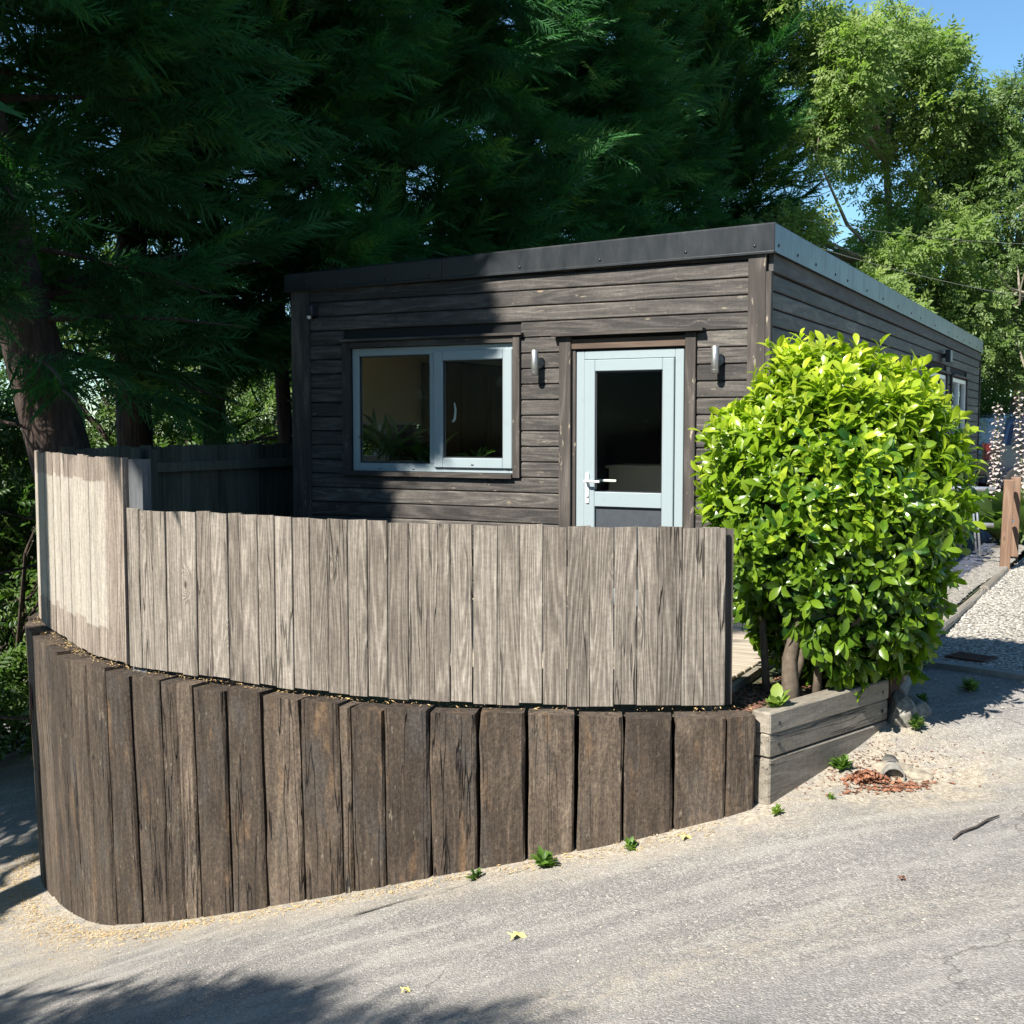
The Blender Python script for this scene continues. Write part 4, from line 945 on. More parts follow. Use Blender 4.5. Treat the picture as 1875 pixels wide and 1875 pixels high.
# ------------------------------------------------------------------ conifers
def conifer(x,y,zb,H,cb,rad,nbr,label,name='conifer_tree',lean=(0,0),r0=.24,az=(0,360),zfine=6.,fine=True,plumes=6,limbs=16,group='conifers behind and beside the building', top_r=.35, lowdir=None, sweep=0.):
    root=empty(name,(x,y,zb),0,label,'tree',group)
    # trunk
    n=9; tp=[(lean[0]*min(t*H,8.5)+.3*lean[0]*max(0,t*H-8.5),lean[1]*t,(H)*t) for t in np.linspace(0,1,n)]
    tp=[(p[0]+.05*math.sin(i*1.7),p[1]+.05*math.cos(i*1.3),p[2]) for i,p in enumerate(tp)]
    rr=[r0*(1.25 if i==0 else 1)*(1-.9*(i/(n-1))**1.2)+.015 for i in range(n)]
    MB().tube(tp,rr,14).build('trunk',M['bark'],root,True)
    TP=np.array(tp)+np.array([x,y,zb]); hz=TP[:,2]
    def tr_at(z): return np.stack([np.interp(z,hz,TP[:,0]),np.interp(z,hz,TP[:,1]),z],-1)
    h=cb+(zb+H-cb-.5)*rng.random(nbr)**.85
    if lowdir: a=R(lowdir[0])+(rng.random(nbr)-.5)*R(lowdir[1])
    else: a=np.radians(rng.uniform(az[0],az[1],nbr))
    frac=np.clip((h-cb)/max(1.,zb+H-cb),0,1); Lb=rad*(1-(1-top_r)*frac**1.3)*rng.uniform(.65,1.08,nbr)
    el=np.radians(rng.uniform(-14,30,nbr)+sweep)
    d=np.stack([np.cos(a)*np.cos(el),np.sin(a)*np.cos(el),np.sin(el)],-1)
    o=tr_at(h)
    # limbs
    mb=MB()
    for i in range(min(nbr,46)):
        p=[o[i]+d[i]*Lb[i]*t+np.array([0,0,-.10*Lb[i]*t*t]) for t in (0,.35,.7,1.)]
        if not keep(np.array(p)).all(): continue
        mb.tube([q-np.array([x,y,zb]) for q in p],[.035*Lb[i]/2.5+.01,.02,.012,.004],5,False)
    for i in range(limbs):     # bare dead twiggy limbs under the crown
        z=rng.uniform(zb+.6,cb+1.2); aa=rng.uniform(0,6.28); l=rng.uniform(.5,1.9); b=tr_at(np.array(z)); e=rng.uniform(-.2,.6)
        dd=np.array([math.cos(aa),math.sin(aa),e])
        p=[b,b+dd*l*.4+rng.normal(0,.04,3),b+dd*l*.75+rng.normal(0,.07,3),b+dd*l+rng.normal(0,.1,3)]
        if not keep(np.array(p)).all(): continue
        mb.tube([q-np.array([x,y,zb]) for q in p],[.022,.014,.009,.004],5,False)
        for k in range(4):
            s_=p[1]+(p[3]-p[1])*rng.random(); e_=s_+norm(dd+rng.normal(0,.8,3))*rng.uniform(.2,.6)
            mb.tube([s_-np.array([x,y,zb]),e_-np.array([x,y,zb])],[.006,.002],4,False)
    if mb.v: mb.build('branches',M['bark'],root)['kind']='stuff'
    # plumes
    m=plumes; t=rng.uniform(.22,1.0,(nbr,m)); t[:,0]=1.
    P0=o[:,None]+d[:,None]*(Lb[:,None]*t)[...,None]; P0[...,2]-=.12*Lb[:,None]*t*t
    yaw=rng.uniform(-55,55,(nbr,m))*(1.15-t); yaw=np.radians(yaw); ca,sa=np.cos(yaw),np.sin(yaw)
    pd=np.stack([d[:,None,0]*ca-d[:,None,1]*sa,d[:,None,0]*sa+d[:,None,1]*ca,d[:,None,2]+rng.normal(.05,.28,(nbr,m))],-1)
    P0=P0.reshape(-1,3); pd=norm(pd.reshape(-1,3)); pl=rng.uniform(.6,1.15,len(P0)); ptint=np.clip(rng.normal(.35,.16,len(P0)),0,1)
    fz=P0[:,2]<zfine if fine else np.zeros(len(P0),bool)
    bt=[]
    for sel,nf,tmpl,sz in ((fz,11,FR_F,.50),(~fz,6,FR_C,.85)):
        p0,dd,L_,ti=P0[sel],pd[sel],pl[sel],ptint[sel]; n_=len(p0)
        if not n_: continue
        tt=np.tile((np.arange(nf)+.5)/nf,(n_,1))+rng.normal(0,.04,(n_,nf))
        pos=p0[:,None]+dd[:,None]*(L_[:,None]*(tt-.35))[...,None]
        side=np.where(np.arange(nf)%2,1,-1)[None]*np.ones((n_,1))
        an=np.radians(side*(50*(1-tt)+8)+rng.normal(0,12,(n_,nf))); ca,sa=np.cos(an),np.sin(an)
        fd=np.stack([dd[:,None,0]*ca-dd[:,None,1]*sa,dd[:,None,0]*sa+dd[:,None,1]*ca,dd[:,None,2]-.18*(1-tt)+rng.normal(0,.13,(n_,nf))],-1)
        pos[...,2]-=.08*(tt**2); up=rng.normal(0,.7,(n_,nf,3))+np.array([-.25,-.45,.6])
        pos=pos.reshape(-1,3); fd=norm(fd.reshape(-1,3)); up=norm(up.reshape(-1,3)); S=sz*rng.uniform(.7,1.2,len(pos))
        k=keep_spread(pos,fd,S)
        if not fine: k&=keep_far(pos)
        if fine: k&=~((pos[:,2]<3.9)&(((pos[:,0]-K.x)*Xb.x+(pos[:,1]-K.y)*Xb.y)>-W-.75)&(((pos[:,0]-K.x)*Yb.x+(pos[:,1]-K.y)*Yb.y)>-3.5)&(((pos[:,0]-K.x)*Yb.x+(pos[:,1]-K.y)*Yb.y)<.5))
        if fine: k&=~((pos[:,2]<3.15)&(((pos[:,0]-K.x)*Xb.x+(pos[:,1]-K.y)*Xb.y)>-W-.35)&(((pos[:,0]-K.x)*Yb.x+(pos[:,1]-K.y)*Yb.y)>-.6))
        ti=np.clip(np.repeat(ti,nf)+.25*(tt.ravel()-.4)+rng.normal(0,.06,len(pos)),0,1)
        pos,fd,up,S,ti=pos[k],fd[k],up[k],S[k],ti[k]; lo=rng.integers(0,len(tmpl),len(pos))
        for q_ in range(len(tmpl)):
            w_=lo==q_; bt.append((*tmpl[q_],pos[w_],frames(fd[w_],up[w_]),S[w_],ti[w_]))
    leaf_mesh('crown',bt,M['conifer'],root); print(label[:40], sum(len(b[2])*len(b[1]) for b in bt))
    return root
gz_=lambda x,y: g1(x,y)-.25
conifer(-3.2,10.6,gz_(-4,10.6),14,1.75,2.7,150,'large conifer whose thick leaning trunk rises at the left edge of the photo',lean=(-.222,0),r0=.30,az=(-140,50),zfine=5.7,plumes=7)
conifer(-4.25,13.6,gz_(-4.2,13.6),13,1.9,2.3,115,'conifer with the straight dark trunk second from the left behind the fence',r0=.225,az=(-150,10),zfine=6.7)
conifer(-3.85,15.6,gz_(-3.8,15.6),13,2.0,2.2,105,'conifer with the narrower dark trunk third from the left behind the fence',r0=.17,az=(-150,10),zfine=7.2)
conifer(-2.75,14.4,-.4,11,2.3,1.9,70,'slender conifer trunk nearest the left corner of the building',r0=.085,az=(-150,10),zfine=6.8)
conifer(-1.6,17.0,-.5,14,2.4,2.7,195,'dense conifer rising above the left half of the roof',r0=.22,az=(-150,0),zfine=7.6,plumes=7)
conifer(.2,20.2,-.4,13,3.2,2.8,180,'dense conifer rising above the middle of the roof',r0=.22,az=(-150,0),zfine=8.7,plumes=7)
conifer(1.7,23.6,-.4,11.5,3.6,2.5,145,'dense conifer behind the right half of the roof',r0=.22,az=(-150,0),zfine=9.8,plumes=7,sweep=12)
conifer(4.2,26.0,-.3,12.5,4.0,2.3,150,'rightmost conifer with sunlit feathery tips above the roof corner',r0=.22,az=(-140,20),zfine=10.8,plumes=7,sweep=26,top_r=.8)
conifer(-7.6,11.0,-2.5,24,3.0,3.2,75,'very tall conifer out of view left of the fence',fine=False,plumes=6,limbs=4,r0=.32)
conifer(-6.5,5.0,-2.4,15.5,3.6,3.7,300,'tall conifer left of the fence, shading the left half of the building front',fine=False,plumes=6,limbs=4,r0=.3)
conifer(-10.4,7.6,-2.7,22,3.0,3.3,50,'tall conifer far left beside the lower road, out of view',fine=False,plumes=6,limbs=4,r0=.3)
conifer(-5.6,-.6,-1.7,7.6,1.2,2.8,62,'roadside conifer left of the viewer whose feathery shadow lies on the road',fine=True,plumes=6,limbs=4,r0=.2,zfine=9.)
print('conifers', time.time()-T0)

# ------------------------------------------------------------------ broadleaf trees and shrubs
def blobs_in(c, r, n, rb, seed, hollow=.35):
    g=np.random.default_rng(seed); u=norm(g.normal(size=(n,3))); k=g.uniform(hollow,1,n)**.6
    return np.array(c)+u*np.array(r)*k[:,None], g.uniform(*rb,n), g
def leaf_cloud(C, Rb, per, g, size, base_tint=.45, shell=.35, flat=.75):
    n=len(C)*per; ci=np.repeat(np.arange(len(C)),per)
    u=norm(g.normal(size=(n,3))); rr=g.uniform(shell,1,n)**.5
    P=C[ci]+u*(Rb[ci]*rr)[:,None]*np.array([1,1,flat])
    d=norm(u*np.array([1,1,.4])+g.normal(0,.5,(n,3))+np.array([0,0,-.15])); up=norm(g.normal(0,.55,(n,3))+.5*u+np.array([-.45,-.6,.55]))
    S=size*g.uniform(.65,1.25,n); ti=np.clip(base_tint+g.normal(0,.14,len(C))[ci]+.12*u[:,2]+g.normal(0,.08,n),0,1)
    return P,d,up,S,ti
def broadleaf(name,x,y,zb,blobs,per,size,mat,label,cat='tree',trunk=None,group=None,tmpl=PIN,tint=.45,barkm='barkpale',limb=24,flat=.75,prune=True,tr_r=.16,extra=None):
    root=empty(name,(x,y,zb),0,label,cat,group)
    C,Rb,g=blobs
    mb=MB(); o3=np.array([x,y,zb])
    if trunk:
        tp=[np.array(p)-o3 for p in trunk]; mb.tube(tp,[tr_r*(1-.75*i/(len(tp)-1)) for i in range(len(tp))],9)
        mb.build('trunk',M[barkm],root,True); tpa=np.array(trunk)
    else: tpa=np.array([(x,y,zb),(x,y,zb+.4)])
    mb=MB()
    for i in g.permutation(len(C))[:limb]:
        j=np.argmin(np.linalg.norm(tpa-(C[i]-np.array([0,0,1.])),axis=1)); s_=tpa[j]; m_=(s_+C[i])/2+g.normal(0,.25,3)*min(1,Rb[i])
        l=np.linalg.norm(C[i]-s_); mb.tube([s_-o3,m_-o3,C[i]-o3,C[i]-o3+(C[i]-m_)*.25+g.normal(0,.1,3)],[.012*l+.008,.008*l+.006,.012,.004],5,False)
        for k in range(3):
            a_=m_+(C[i]-m_)*g.random(); b_=a_+norm(C[i]-m_+g.normal(0,.6,3)*l)*Rb[i]*g.uniform(.7,1.4); mb.tube([a_-o3,(a_+b_)/2-o3+g.normal(0,.05,3),b_-o3],[.012,.008,.003],4,False)
    if extra: extra(mb,o3,g)
    mb.build('branches' if trunk else 'stem',M[barkm],root)['kind']='stuff'
    P,d,up,S,ti=leaf_cloud(C,Rb,per,g,size,tint,flat=flat)
    k=keep(P) if prune else np.ones(len(P),bool)
    leaf_mesh('crown',[(*tmpl,P[k],frames(d[k],up[k]),S[k],ti[k])],mat,root)
    return root
# ash-like tree at the right: several billowing masses with sky between them
def cat_blobs(*bl):
    return np.concatenate([b[0] for b in bl]),np.concatenate([b[1] for b in bl]),bl[0][2]
ash=cat_blobs(blobs_in((8.4,27.5,8.9),(1.8,2.0,2.2),38,(.45,.85),11),blobs_in((8.9,27,5.2),(1.6,2.0,1.6),28,(.45,.8),12),
              blobs_in((6.3,24.6,8.6),(1.0,1.,1.7),16,(.4,.7),13),blobs_in((5.5,24.5,4.9),(.6,1.,.8),9,(.4,.6),14),blobs_in((6.7,24.2,3.6),(1.2,1.,.9),14,(.4,.65),15))
broadleaf('ash_tree',8.6,27.8,-.3,ash,150,.30,M['ashleaf'],'tall airy light green ash-like tree right of the conifers with sky showing through',trunk=[(8.6,27.8,-.3),(8.4,27.7,2.5),(8.7,27.6,5),(8.5,27.7,7.5),(8.6,27.6,10)],limb=60,tint=.5)
ivy=cat_blobs(blobs_in((11.7,27.5,6.3),(1.9,1.6,1.9),36,(.4,.75),21),blobs_in((11.2,27,3.8),(2.3,1.5,1.6),34,(.4,.75),22),blobs_in((10.4,28,7.6),(1.1,1.2,1.1),16,(.4,.7),23),blobs_in((10.9,27.2,8.2),(.9,1.0,1.0),12,(.35,.6),24))
def palelimbs(mb,o3,g):
    for i in range(26):
        s_=np.array([11.6+g.normal(0,.5),26.0,4.2+g.normal(0,.9)]); p=[s_]
        dd=norm(np.array([g.normal(-.2,.6),-.3,g.normal(.3,.6)]))
        for k in range(4): dd=norm(dd+g.normal(0,.45,3)); p.append(p[-1]+dd*.35)
        mb.tube([q-o3 for q in p],[.03,.025,.018,.012,.004],5,False)
broadleaf('ivy_clad_tree',11.6,28.2,-.3,ivy,130,.26,M['ivyleaf'],'darker tree at the right edge with bare pale twisting twigs',trunk=[(11.6,28.2,-.3),(11.8,28,2.5),(11.5,27.8,5),(11.8,27.7,7.5)],limb=50,tint=.5,extra=palelimbs)
br2=cat_blobs(blobs_in((15,31,4.5),(3,2,2.6),34,(.6,1.0),31),blobs_in((7.5,33,2.6),(4,2,1.8),30,(.6,1.),32),blobs_in((11,33,3),(5,2,2.),40,(.6,1.),33))
broadleaf('background_tree',11,32,-.3,br2,60,.42,M['ashleaf'],'mass of green trees farthest back behind the ash and the parked car',trunk=[(11,32,-.3),(11,32,3)],limb=20,tint=.4)
# hedge behind the trunks
hb=cat_blobs(blobs_in((-7.6,21,2.0),(2.0,1.6,2.0),34,(.45,.8),41),blobs_in((-5.2,20.5,1.2),(1.6,1.3,1.9),26,(.45,.75),42),blobs_in((-3.2,20,1.2),(1.6,1.3,2.0),28,(.45,.75),43),blobs_in((-6,23,4.0),(4,1,1.3),22,(.45,.8),44),blobs_in((-1.9,19.4,.8),(1.4,1.2,1.7),20,(.45,.75),45))
broadleaf('sunlit_hedge',-5,21,-1.5,hb,62,.30,M['bushleaf'],'sunlit green hedge showing between the conifer trunks behind the back fence','hedge',limb=40,tint=.5,barkm='bark')
hb=cat_blobs(blobs_in((-5.7,13.2,-.1),(1.0,1.0,1.1),40,(.3,.5),51),blobs_in((-6.3,14,1.0),(1.1,.9,.9),22,(.3,.5),52),blobs_in((-4.9,12.4,-.3),(.6,.6,.8),20,(.25,.4),53),blobs_in((-5.5,12.6,-1.5),(1.2,.7,.5),22,(.3,.45),54))
broadleaf('laurel_hedge',-5.6,13.2,-2.1,hb,65,.22,M['bushleaf'],'leafy green shrub at the far left beyond the tall fence panel','shrub',limb=20,tint=.5,barkm='bark')
# coarse hedge across the road behind the viewer, mirrored in the window glass
hb=cat_blobs(blobs_in((-3,-15,2.5),(9,2,3.6),70,(.9,1.6),61),blobs_in((8,-16,3),(6,2,4.2),50,(.9,1.6),62))
broadleaf('opposite_hedge',2,-15,-.5,hb,32,1.0,M['bushleaf'],'tall hedge on the far side of the road, mirrored in the window glass','hedge',limb=6,tint=.3,barkm='bark')
# low planting around the parked car
def tuft(x,y,z,n,L_,mat,label,cat='plant',name='plant',spread=1.,tint=.5,group=None,seed=0,tm=BL_T,w_=.5):
    g=np.random.default_rng(seed+int(abs(x*91+y*37)))
    a=g.uniform(0,6.28,n); e=np.radians(g.uniform(20,80,n)); d=np.stack([np.cos(a)*np.cos(e)*spread,np.sin(a)*np.cos(e)*spread,np.sin(e)],-1); d=norm(d)
    P=np.array([x,y,z])+np.stack([g.normal(0,.12*L_,n),g.normal(0,.12*L_,n),g.uniform(0,.25*L_,n)],-1)
    root=empty(name,(x,y,z),0,label,cat,group)
    tv,tf=tm; tv=tv*np.array([1,w_,1]) 
    leaf_mesh('leaves',[(tv,tf,P,frames(d,np.tile([0,0,1.],(n,1))+g.normal(0,.2,(n,3))),L_*g.uniform(.5,1.1,n),np.clip(g.normal(tint,.2,n),0,1))],mat,root)
    return root
def weed(x,y,L_,label,n=22,mat='weed',tint=.5): return tuft(x,y,g1(x,y)-.005,int(n*1.5),L_*.72,M[mat],label,'weed','weed',1.2,tint,w_=.9)
weed(-.19,5.88,.085,'small dark green weed at the foot of the sleepers, left of three',14,'bushleaf')
weed(.16,5.86,.12,'spiky green weed in the middle of the sleeper wall foot',26,'weed',.25)
weed(.59,5.85,.09,'little weed in the gap between two sleepers, right of middle',18)
weed(1.32,5.84,.07,'bright yellow-green weed at the right-hand end of the sleeper wall',24,'weed',.85)
weed(1.77,6.30,.11,'leafy green weed against the raised bed edging',34,'weed',.45)
weed(1.62,5.95,.05,'faint little weed in the sandy apron below the raised bed',14,'weed',.7)
weed(2.30,6.70,.12,'grassy weed growing on the mortar rock',26,'ivyleaf')
weed(2.80,7.22,.11,'bushy weed in the shaded tarmac by the drainage strip',36,'ivyleaf')
weed(2.66,7.75,.10,'weed in the strip left of the drain grate',26,'ivyleaf',.3)
weed(2.45,7.05,.08,'weed in shade at the foot of the edging logs',20,'ivyleaf',.3)
tuft(1.37,6.12,-.02,12,.13,M['weed'],'young bright green seedling leaves in the mulch left of the bush trunk','plant','seedling',.9,.8,w_=1.3)
acanthus_more=True
# house plants behind the front window
sh=empty('window_shelf',B2W(-2.92,.30),BROT,'narrow white shelf inside behind the front window','shelf')
box('board',-.78,.78,-.16,.16,.985,1.01,M['white'],sh); box('bracket',-.6,-.57,-.15,.15,.8,.984,M['white'],sh); box('bracket',.57,.6,-.15,.15,.8,.984,M['white'],sh)
def houseplant(X,Y,n,L_,w_,label,name,mat='bushleaf',up=0.):
    p=B2W(X,Y,1.012); r_=tuft(p.x,p.y,p.z+.10,n,L_,M[mat],label,'house plant',name,1.,.4,w_=w_)
    MB().tube([(0,0,-.10),(0,0,0.01)],[.045,.06],12).build('pot',M['counter'],r_,True); return r_
houseplant(-3.55,.30,34,.46,.22,'spiky dark-leaved house plant at the left end inside the window','dracaena_plant','ivyleaf')
houseplant(-3.22,.33,34,.26,.9,'bushy broad-leaved house plant in the middle of the left window pane','umbrella_plant','bushleaf')
houseplant(-3.0,.28,14,.30,.5,'pale arching house plant beside the window mullion','spider_plant','weed')
houseplant(-2.62,.28,16,.20,.35,'small upright green plant behind the right window pane','cactus_plant','weed')
# acanthus flower spikes
def acanthus(x,y,h,label,lean=0.):
    root=empty('acanthus_flower',(x,y,-.03),0,label,'flower','acanthus spikes by the posts')
    MB().tube([(0,0,0),(lean*.3,0,h*.5),(lean,0,h)],[.014,.011,.005],6).build('stem',M['stem'],root)
    g=np.random.default_rng(int(x*1000)); n=120; t=np.linspace(.36,.99,n)+g.normal(0,.006,n); a=np.arange(n)*2.4
    P=np.stack([lean*t**1.6+np.cos(a)*.02,np.sin(a)*.02,h*t],-1)+np.array([x,y,-.03]); d=norm(np.stack([np.cos(a),np.sin(a),np.full(n,-.1)],-1))
    leaf_mesh('bracts',[(BL_T[0]*np.array([1,2.2,1.8]),BL_T[1],P,frames(d,np.tile([0,0,1.],(n,1))),(.085*(1-.6*(t-.36)))*g.uniform(.5,1.3,n),g.random(n))],M['flower'],root)['kind']='stuff'
    return root
acanthus(6.72,15.2,2.10,'tallest white acanthus spike at the right edge behind the posts')
acanthus(6.42,15.0,1.60,'white acanthus spike just left of the tallest one',.12)
acanthus(6.25,15.3,1.80,'slightly leaning acanthus spike left in the group',-.06)
acanthus(6.05,15.0,1.45,'short leftmost acanthus spike near the building side')
acanthus(6.62,14.7,1.5,'acanthus spike low in front of the tallest one',.05)
acanthus(6.95,15.0,1.25,'short acanthus spike at the very right edge')
acanthus(6.55,15.3,1.95,'acanthus spike directly behind the two brown posts',-.1)
acanthus(6.35,14.7,1.3,'short acanthus spike just above the nearer brown post',.03)
tuft(6.3,14.9,-.03,90,.75,M['ivyleaf'],'clump of dark green acanthus leaves below the white spikes','plant','acanthus_leaves',1.1,.45,w_=.9)
tuft(5.45,15.0,-.03,60,.50,M['redleaf'],'bronze and yellow leaved plant between the building and the posts','plant','bronze_plant',1.,.5,w_=1.)
tuft(4.9,14.6,-.03,60,.55,M['ivyleaf'],'green plant filling the bed beyond the tubular stand','plant','bed_plant',1.,.5,w_=1.)
tuft(6.55,13.9,-.05,50,.42,M['bushleaf'],'low green plant right of the two brown posts','plant','bed_plant',1.,.6,w_=1.)
hb=blobs_in((12.3,30,1.5),(2.2,1,1.0),30,(.3,.5),71)
broadleaf('garden_shrub',12.3,30,-.1,hb,70,.20,M['bushleaf'],'yellow-green shrub showing above the roof of the parked car','shrub',limb=10,tint=.85)
hb=blobs_in((10.6,29.3,1.5),(.9,.8,1.1),20,(.3,.5),72)
broadleaf('grassy_shrub',10.6,29.3,-.1,hb,70,.22,M['bushleaf'],'pale grassy shrub right beside the far corner of the building','shrub',limb=26,tint=.75)
print('broadleaf', time.time()-T0)

# ------------------------------------------------------------------ the round cherry laurel
BC=np.array([1.835,6.86,.925]); BR=np.array([.68,.66,.95])
lr=empty('cherry_laurel_bush',(1.52,6.42,-.03),0,'big rounded bright yellow-green laurel bush growing in the raised bed','bush')
g=np.random.default_rng(5); o3=np.array([1.52,6.42,-.03])
mb=MB()
mb.tube([(0,0,-.1),(-.005,.01,.08),(-.01,.02,.22),(.04,.05,.42),(.12,.15,.8)],[.054,.048,.040,.032,.02],10)
mb.tube([(.0,.02,.06),(.05,.03,.2),(.07,.05,.34),(.2,.15,.7)],[.026,.024,.022,.016],9)
mb.tube([(.16,.10,-.05),(.17,.11,.15),(.24,.16,.4),(.4,.3,.8)],[.026,.024,.022,.016],9)
mb.tube([(-.10,.16,-.05),(-.11,.16,.15),(-.12,.2,.4),(-.2,.35,.8)],[.024,.022,.02,.016],9)
for i in range(60):
    u=norm(g.normal(size=3)); e=BC+u*BR*.93-o3; s_=np.array([.2,.25,.55])+g.normal(0,.12,3); mb.tube([s_,(s_+e)/2+g.normal(0,.06,3),e],[.014,.009,.004],5,False)
M['laurelbark'] = plain('laurel_bark', (.085,.065,.045), .9, noise=.4, scale=25, bumpv=.5)
mb.build('trunk',M['laurelbark'],lr,True)
n=2900; u=g.normal(size=(n,3))+np.array([0,-.15,.10]); u[2550:,2]=-np.abs(u[2550:,2])*1.6-.5; u=norm(u); lump=1+.06*np.sin(u[:,0]*7+u[:,2]*4)+.05*np.sin(u[:,1]*9+u[:,2]*8+2)+np.where(g.random(n)<.07,g.uniform(.05,.17,n),0)*(u[:,2]>-.2)
rad=np.where(g.random(n)<.22,g.uniform(.55,.85,n),g.uniform(.86,1.03,n))*lump
# the crown is a little narrower low down and broad at the shoulder
zf=u[:,2]; wid=np.interp(zf,[-1,-.6,0,.5,1],[.74,.93,1.0,1.0,.97])
C=BC+u*BR*rad[:,None]*np.stack([wid,wid,np.ones(n)],-1); C[:,0]+=.11*np.clip(-zf-.3,0,1)
sd_=norm(u*np.array([.8,.8,.45])+np.array([0,0,.62])*np.clip(.55+zf,.0,1)[:,None]-np.array([0,0,.5])*np.clip(-.35-zf,0,1)[:,None]+g.normal(0,.22,(n,3)))
nl=8; j=np.arange(nl); fr_=frames(sd_,np.tile([.3,.2,1.],(n,1)))
phi=(j*2.399)[None]+g.uniform(0,6.28,(n,1)); tt=(j/(nl-1))[None]
open_=np.radians(78-42*tt+g.normal(0,9,(n,nl)))
ld_=np.cos(open_)[...,None]*fr_[:,None,:,0]+np.sin(open_)[...,None]*(np.cos(phi)[...,None]*fr_[:,None,:,1]+np.sin(phi)[...,None]*fr_[:,None,:,2])
low_=np.clip(-.05-zf*1.15,0,1)[:,None,None]; ld_=norm(ld_+np.array([0,0,-1.])*low_*.9)
P=C[:,None]+sd_[:,None]*(.10*tt-.05)[...,None]
S=(.094+.030*g.normal(0,1,(n,nl)).clip(-1,1)-.022*tt)*(1+.12*np.clip(-zf,0,1)[:,None])
up=norm(fr_[:,None,:,0]*np.ones((n,nl,1))+g.normal(0,.25,(n,nl,3)))
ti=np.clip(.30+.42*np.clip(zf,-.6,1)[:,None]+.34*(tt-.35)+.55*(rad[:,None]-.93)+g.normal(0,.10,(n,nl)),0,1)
P,ld_,S,up,ti=P.reshape(-1,3),ld_.reshape(-1,3),S.ravel(),up.reshape(-1,3),ti.ravel()
Rm=frames(ld_,up)
camd=np.linalg.norm(P-np.array([0,0,1.45]),axis=1)
order=np.argsort(camd); front=order[:300]; rest=order[300:]
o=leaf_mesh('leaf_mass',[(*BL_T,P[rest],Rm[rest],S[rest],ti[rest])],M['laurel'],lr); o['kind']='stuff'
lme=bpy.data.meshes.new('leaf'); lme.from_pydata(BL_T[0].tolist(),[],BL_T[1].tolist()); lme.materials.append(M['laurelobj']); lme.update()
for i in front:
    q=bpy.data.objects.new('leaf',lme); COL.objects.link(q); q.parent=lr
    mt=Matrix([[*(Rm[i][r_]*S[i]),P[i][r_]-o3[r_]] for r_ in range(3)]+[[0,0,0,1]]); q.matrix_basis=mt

# ------------------------------------------------------------------ litter, stones, small things
g=np.random.default_rng(9); random.seed(9)
def stones(name,pts,zs,size,mat,label,cat,squash=.6,jit=.35):
    oc=np.array([(1,0,0),(-1,0,0),(0,1,0),(0,-1,0),(0,0,1),(0,0,-1)],float); of=np.array([(0,2,4),(2,1,4),(1,3,4),(3,0,4),(2,0,5),(1,2,5),(3,1,5),(0,3,5)])
    n=len(pts); S=size*g.uniform(.5,1.5,n)
    V=oc[None]*(1+g.uniform(-jit,jit,(n,6,1))); a=g.uniform(0,6.28,n); ca,sa=np.cos(a),np.sin(a)
    V=V*np.stack([g.uniform(.7,1.3,n),g.uniform(.7,1.3,n),squash*g.uniform(.6,1.2,n)],-1)[:,None]
    x=V[...,0]*ca[:,None]-V[...,1]*sa[:,None]; y=V[...,0]*sa[:,None]+V[...,1]*ca[:,None]
    V=np.stack([x,y,V[...,2]],-1)*S[:,None,None]+np.column_stack([pts,zs])[:,None]
    F=(of[None]+(np.arange(n)*6)[:,None,None]).reshape(-1,3)
    me=bpy.data.meshes.new(name); me.from_pydata(V.reshape(-1,3).tolist(),[],F.tolist()); me.materials.append(mat)
    o=bpy.data.objects.new(name,me); COL.objects.link(o); return tag(o,label,cat,kind='stuff')
# loose chippings on the road
n=9000; x=g.uniform(-3.4,5,n); y=g.uniform(2.9,7.2,n)
d_=wall_dist(np.column_stack([x,y])); keepm=(g.random(n)<(.12+.8*np.exp(-d_/.35)+.6*trackf(np.column_stack([x,y,x]))))&(y<np.interp(x,Bc[60:,0],Bc[60:,1])-.06)
x,y=x[keepm],y[keepm]; stones('road_chippings',np.column_stack([x,y]),G(x,y)+.002,.0045,M['pebble'],'loose tan chippings scattered over the tarmac','chippings')
# pale stones spilled from the drive over the shaded tarmac
n=1200; x=g.uniform(2.1,4.5,n); y=g.uniform(5.6,8.0,n); k=(y<np.interp(x,DS[:,0],DS[:,1]))&(y>np.interp(x,DS[:,0],DS[:,1])-1.6*g.random(n)**2)&(x>2.3); x,y=x[k],y[k]
stones('spilled_stones',np.column_stack([x,y]),G(x,y)+.004,.008,M['white_stone'],'pale stones spilled from the drive onto the tarmac','stones')
# gravel stones
n=42000; q=g.random((n,2)); q0=q[:,0]*(len(A2)-1); i0_=q0.astype(int).clip(0,len(A2)-2); fr0=(q0-i0_)[:,None]
pa=A2[i0_]*(1-fr0)+A2[i0_+1]*fr0; pb=B2[i0_]*(1-fr0)+B2[i0_+1]*fr0; s_=(q[:,1]**1.6*.42)[:,None]; p=pa*(1-s_)+pb*s_
p=p[(p[:,1]>5)&(p[:,1]<16)&(p[:,0]<8)]
stones('drive_gravel',p,G(p[:,0],p[:,1])+.016,.0095,M['white_stone'],'pale loose gravel covering the drive on the right','gravel')
n=9000; x=g.uniform(2.1,6.3,n); c_=np.interp(x,[2.2,2.72,3.4,4.2,5.16,6.2],[7.2,8.1,9.3,10.8,12.4,14.4]); y=c_+g.uniform(.0,.5,n)
stones('bed_gravel',np.column_stack([x,y]),np.full(n,-.008),.013,M['bed_stone'],'grey gravel strip between the edging logs and the slate','gravel')
n=9000; t_=g.random(n); x=3.0+t_*4.2+g.random(n)*.9; y=10.3+t_*9+g.uniform(-.2,.9,n)*.6; k=y>np.interp(x,[2.72,3.4,4.2,5.16,6.2,8.5],[8.1,9.3,10.8,12.4,14.4,19.5])+.42; x,y=x[k],y[k]
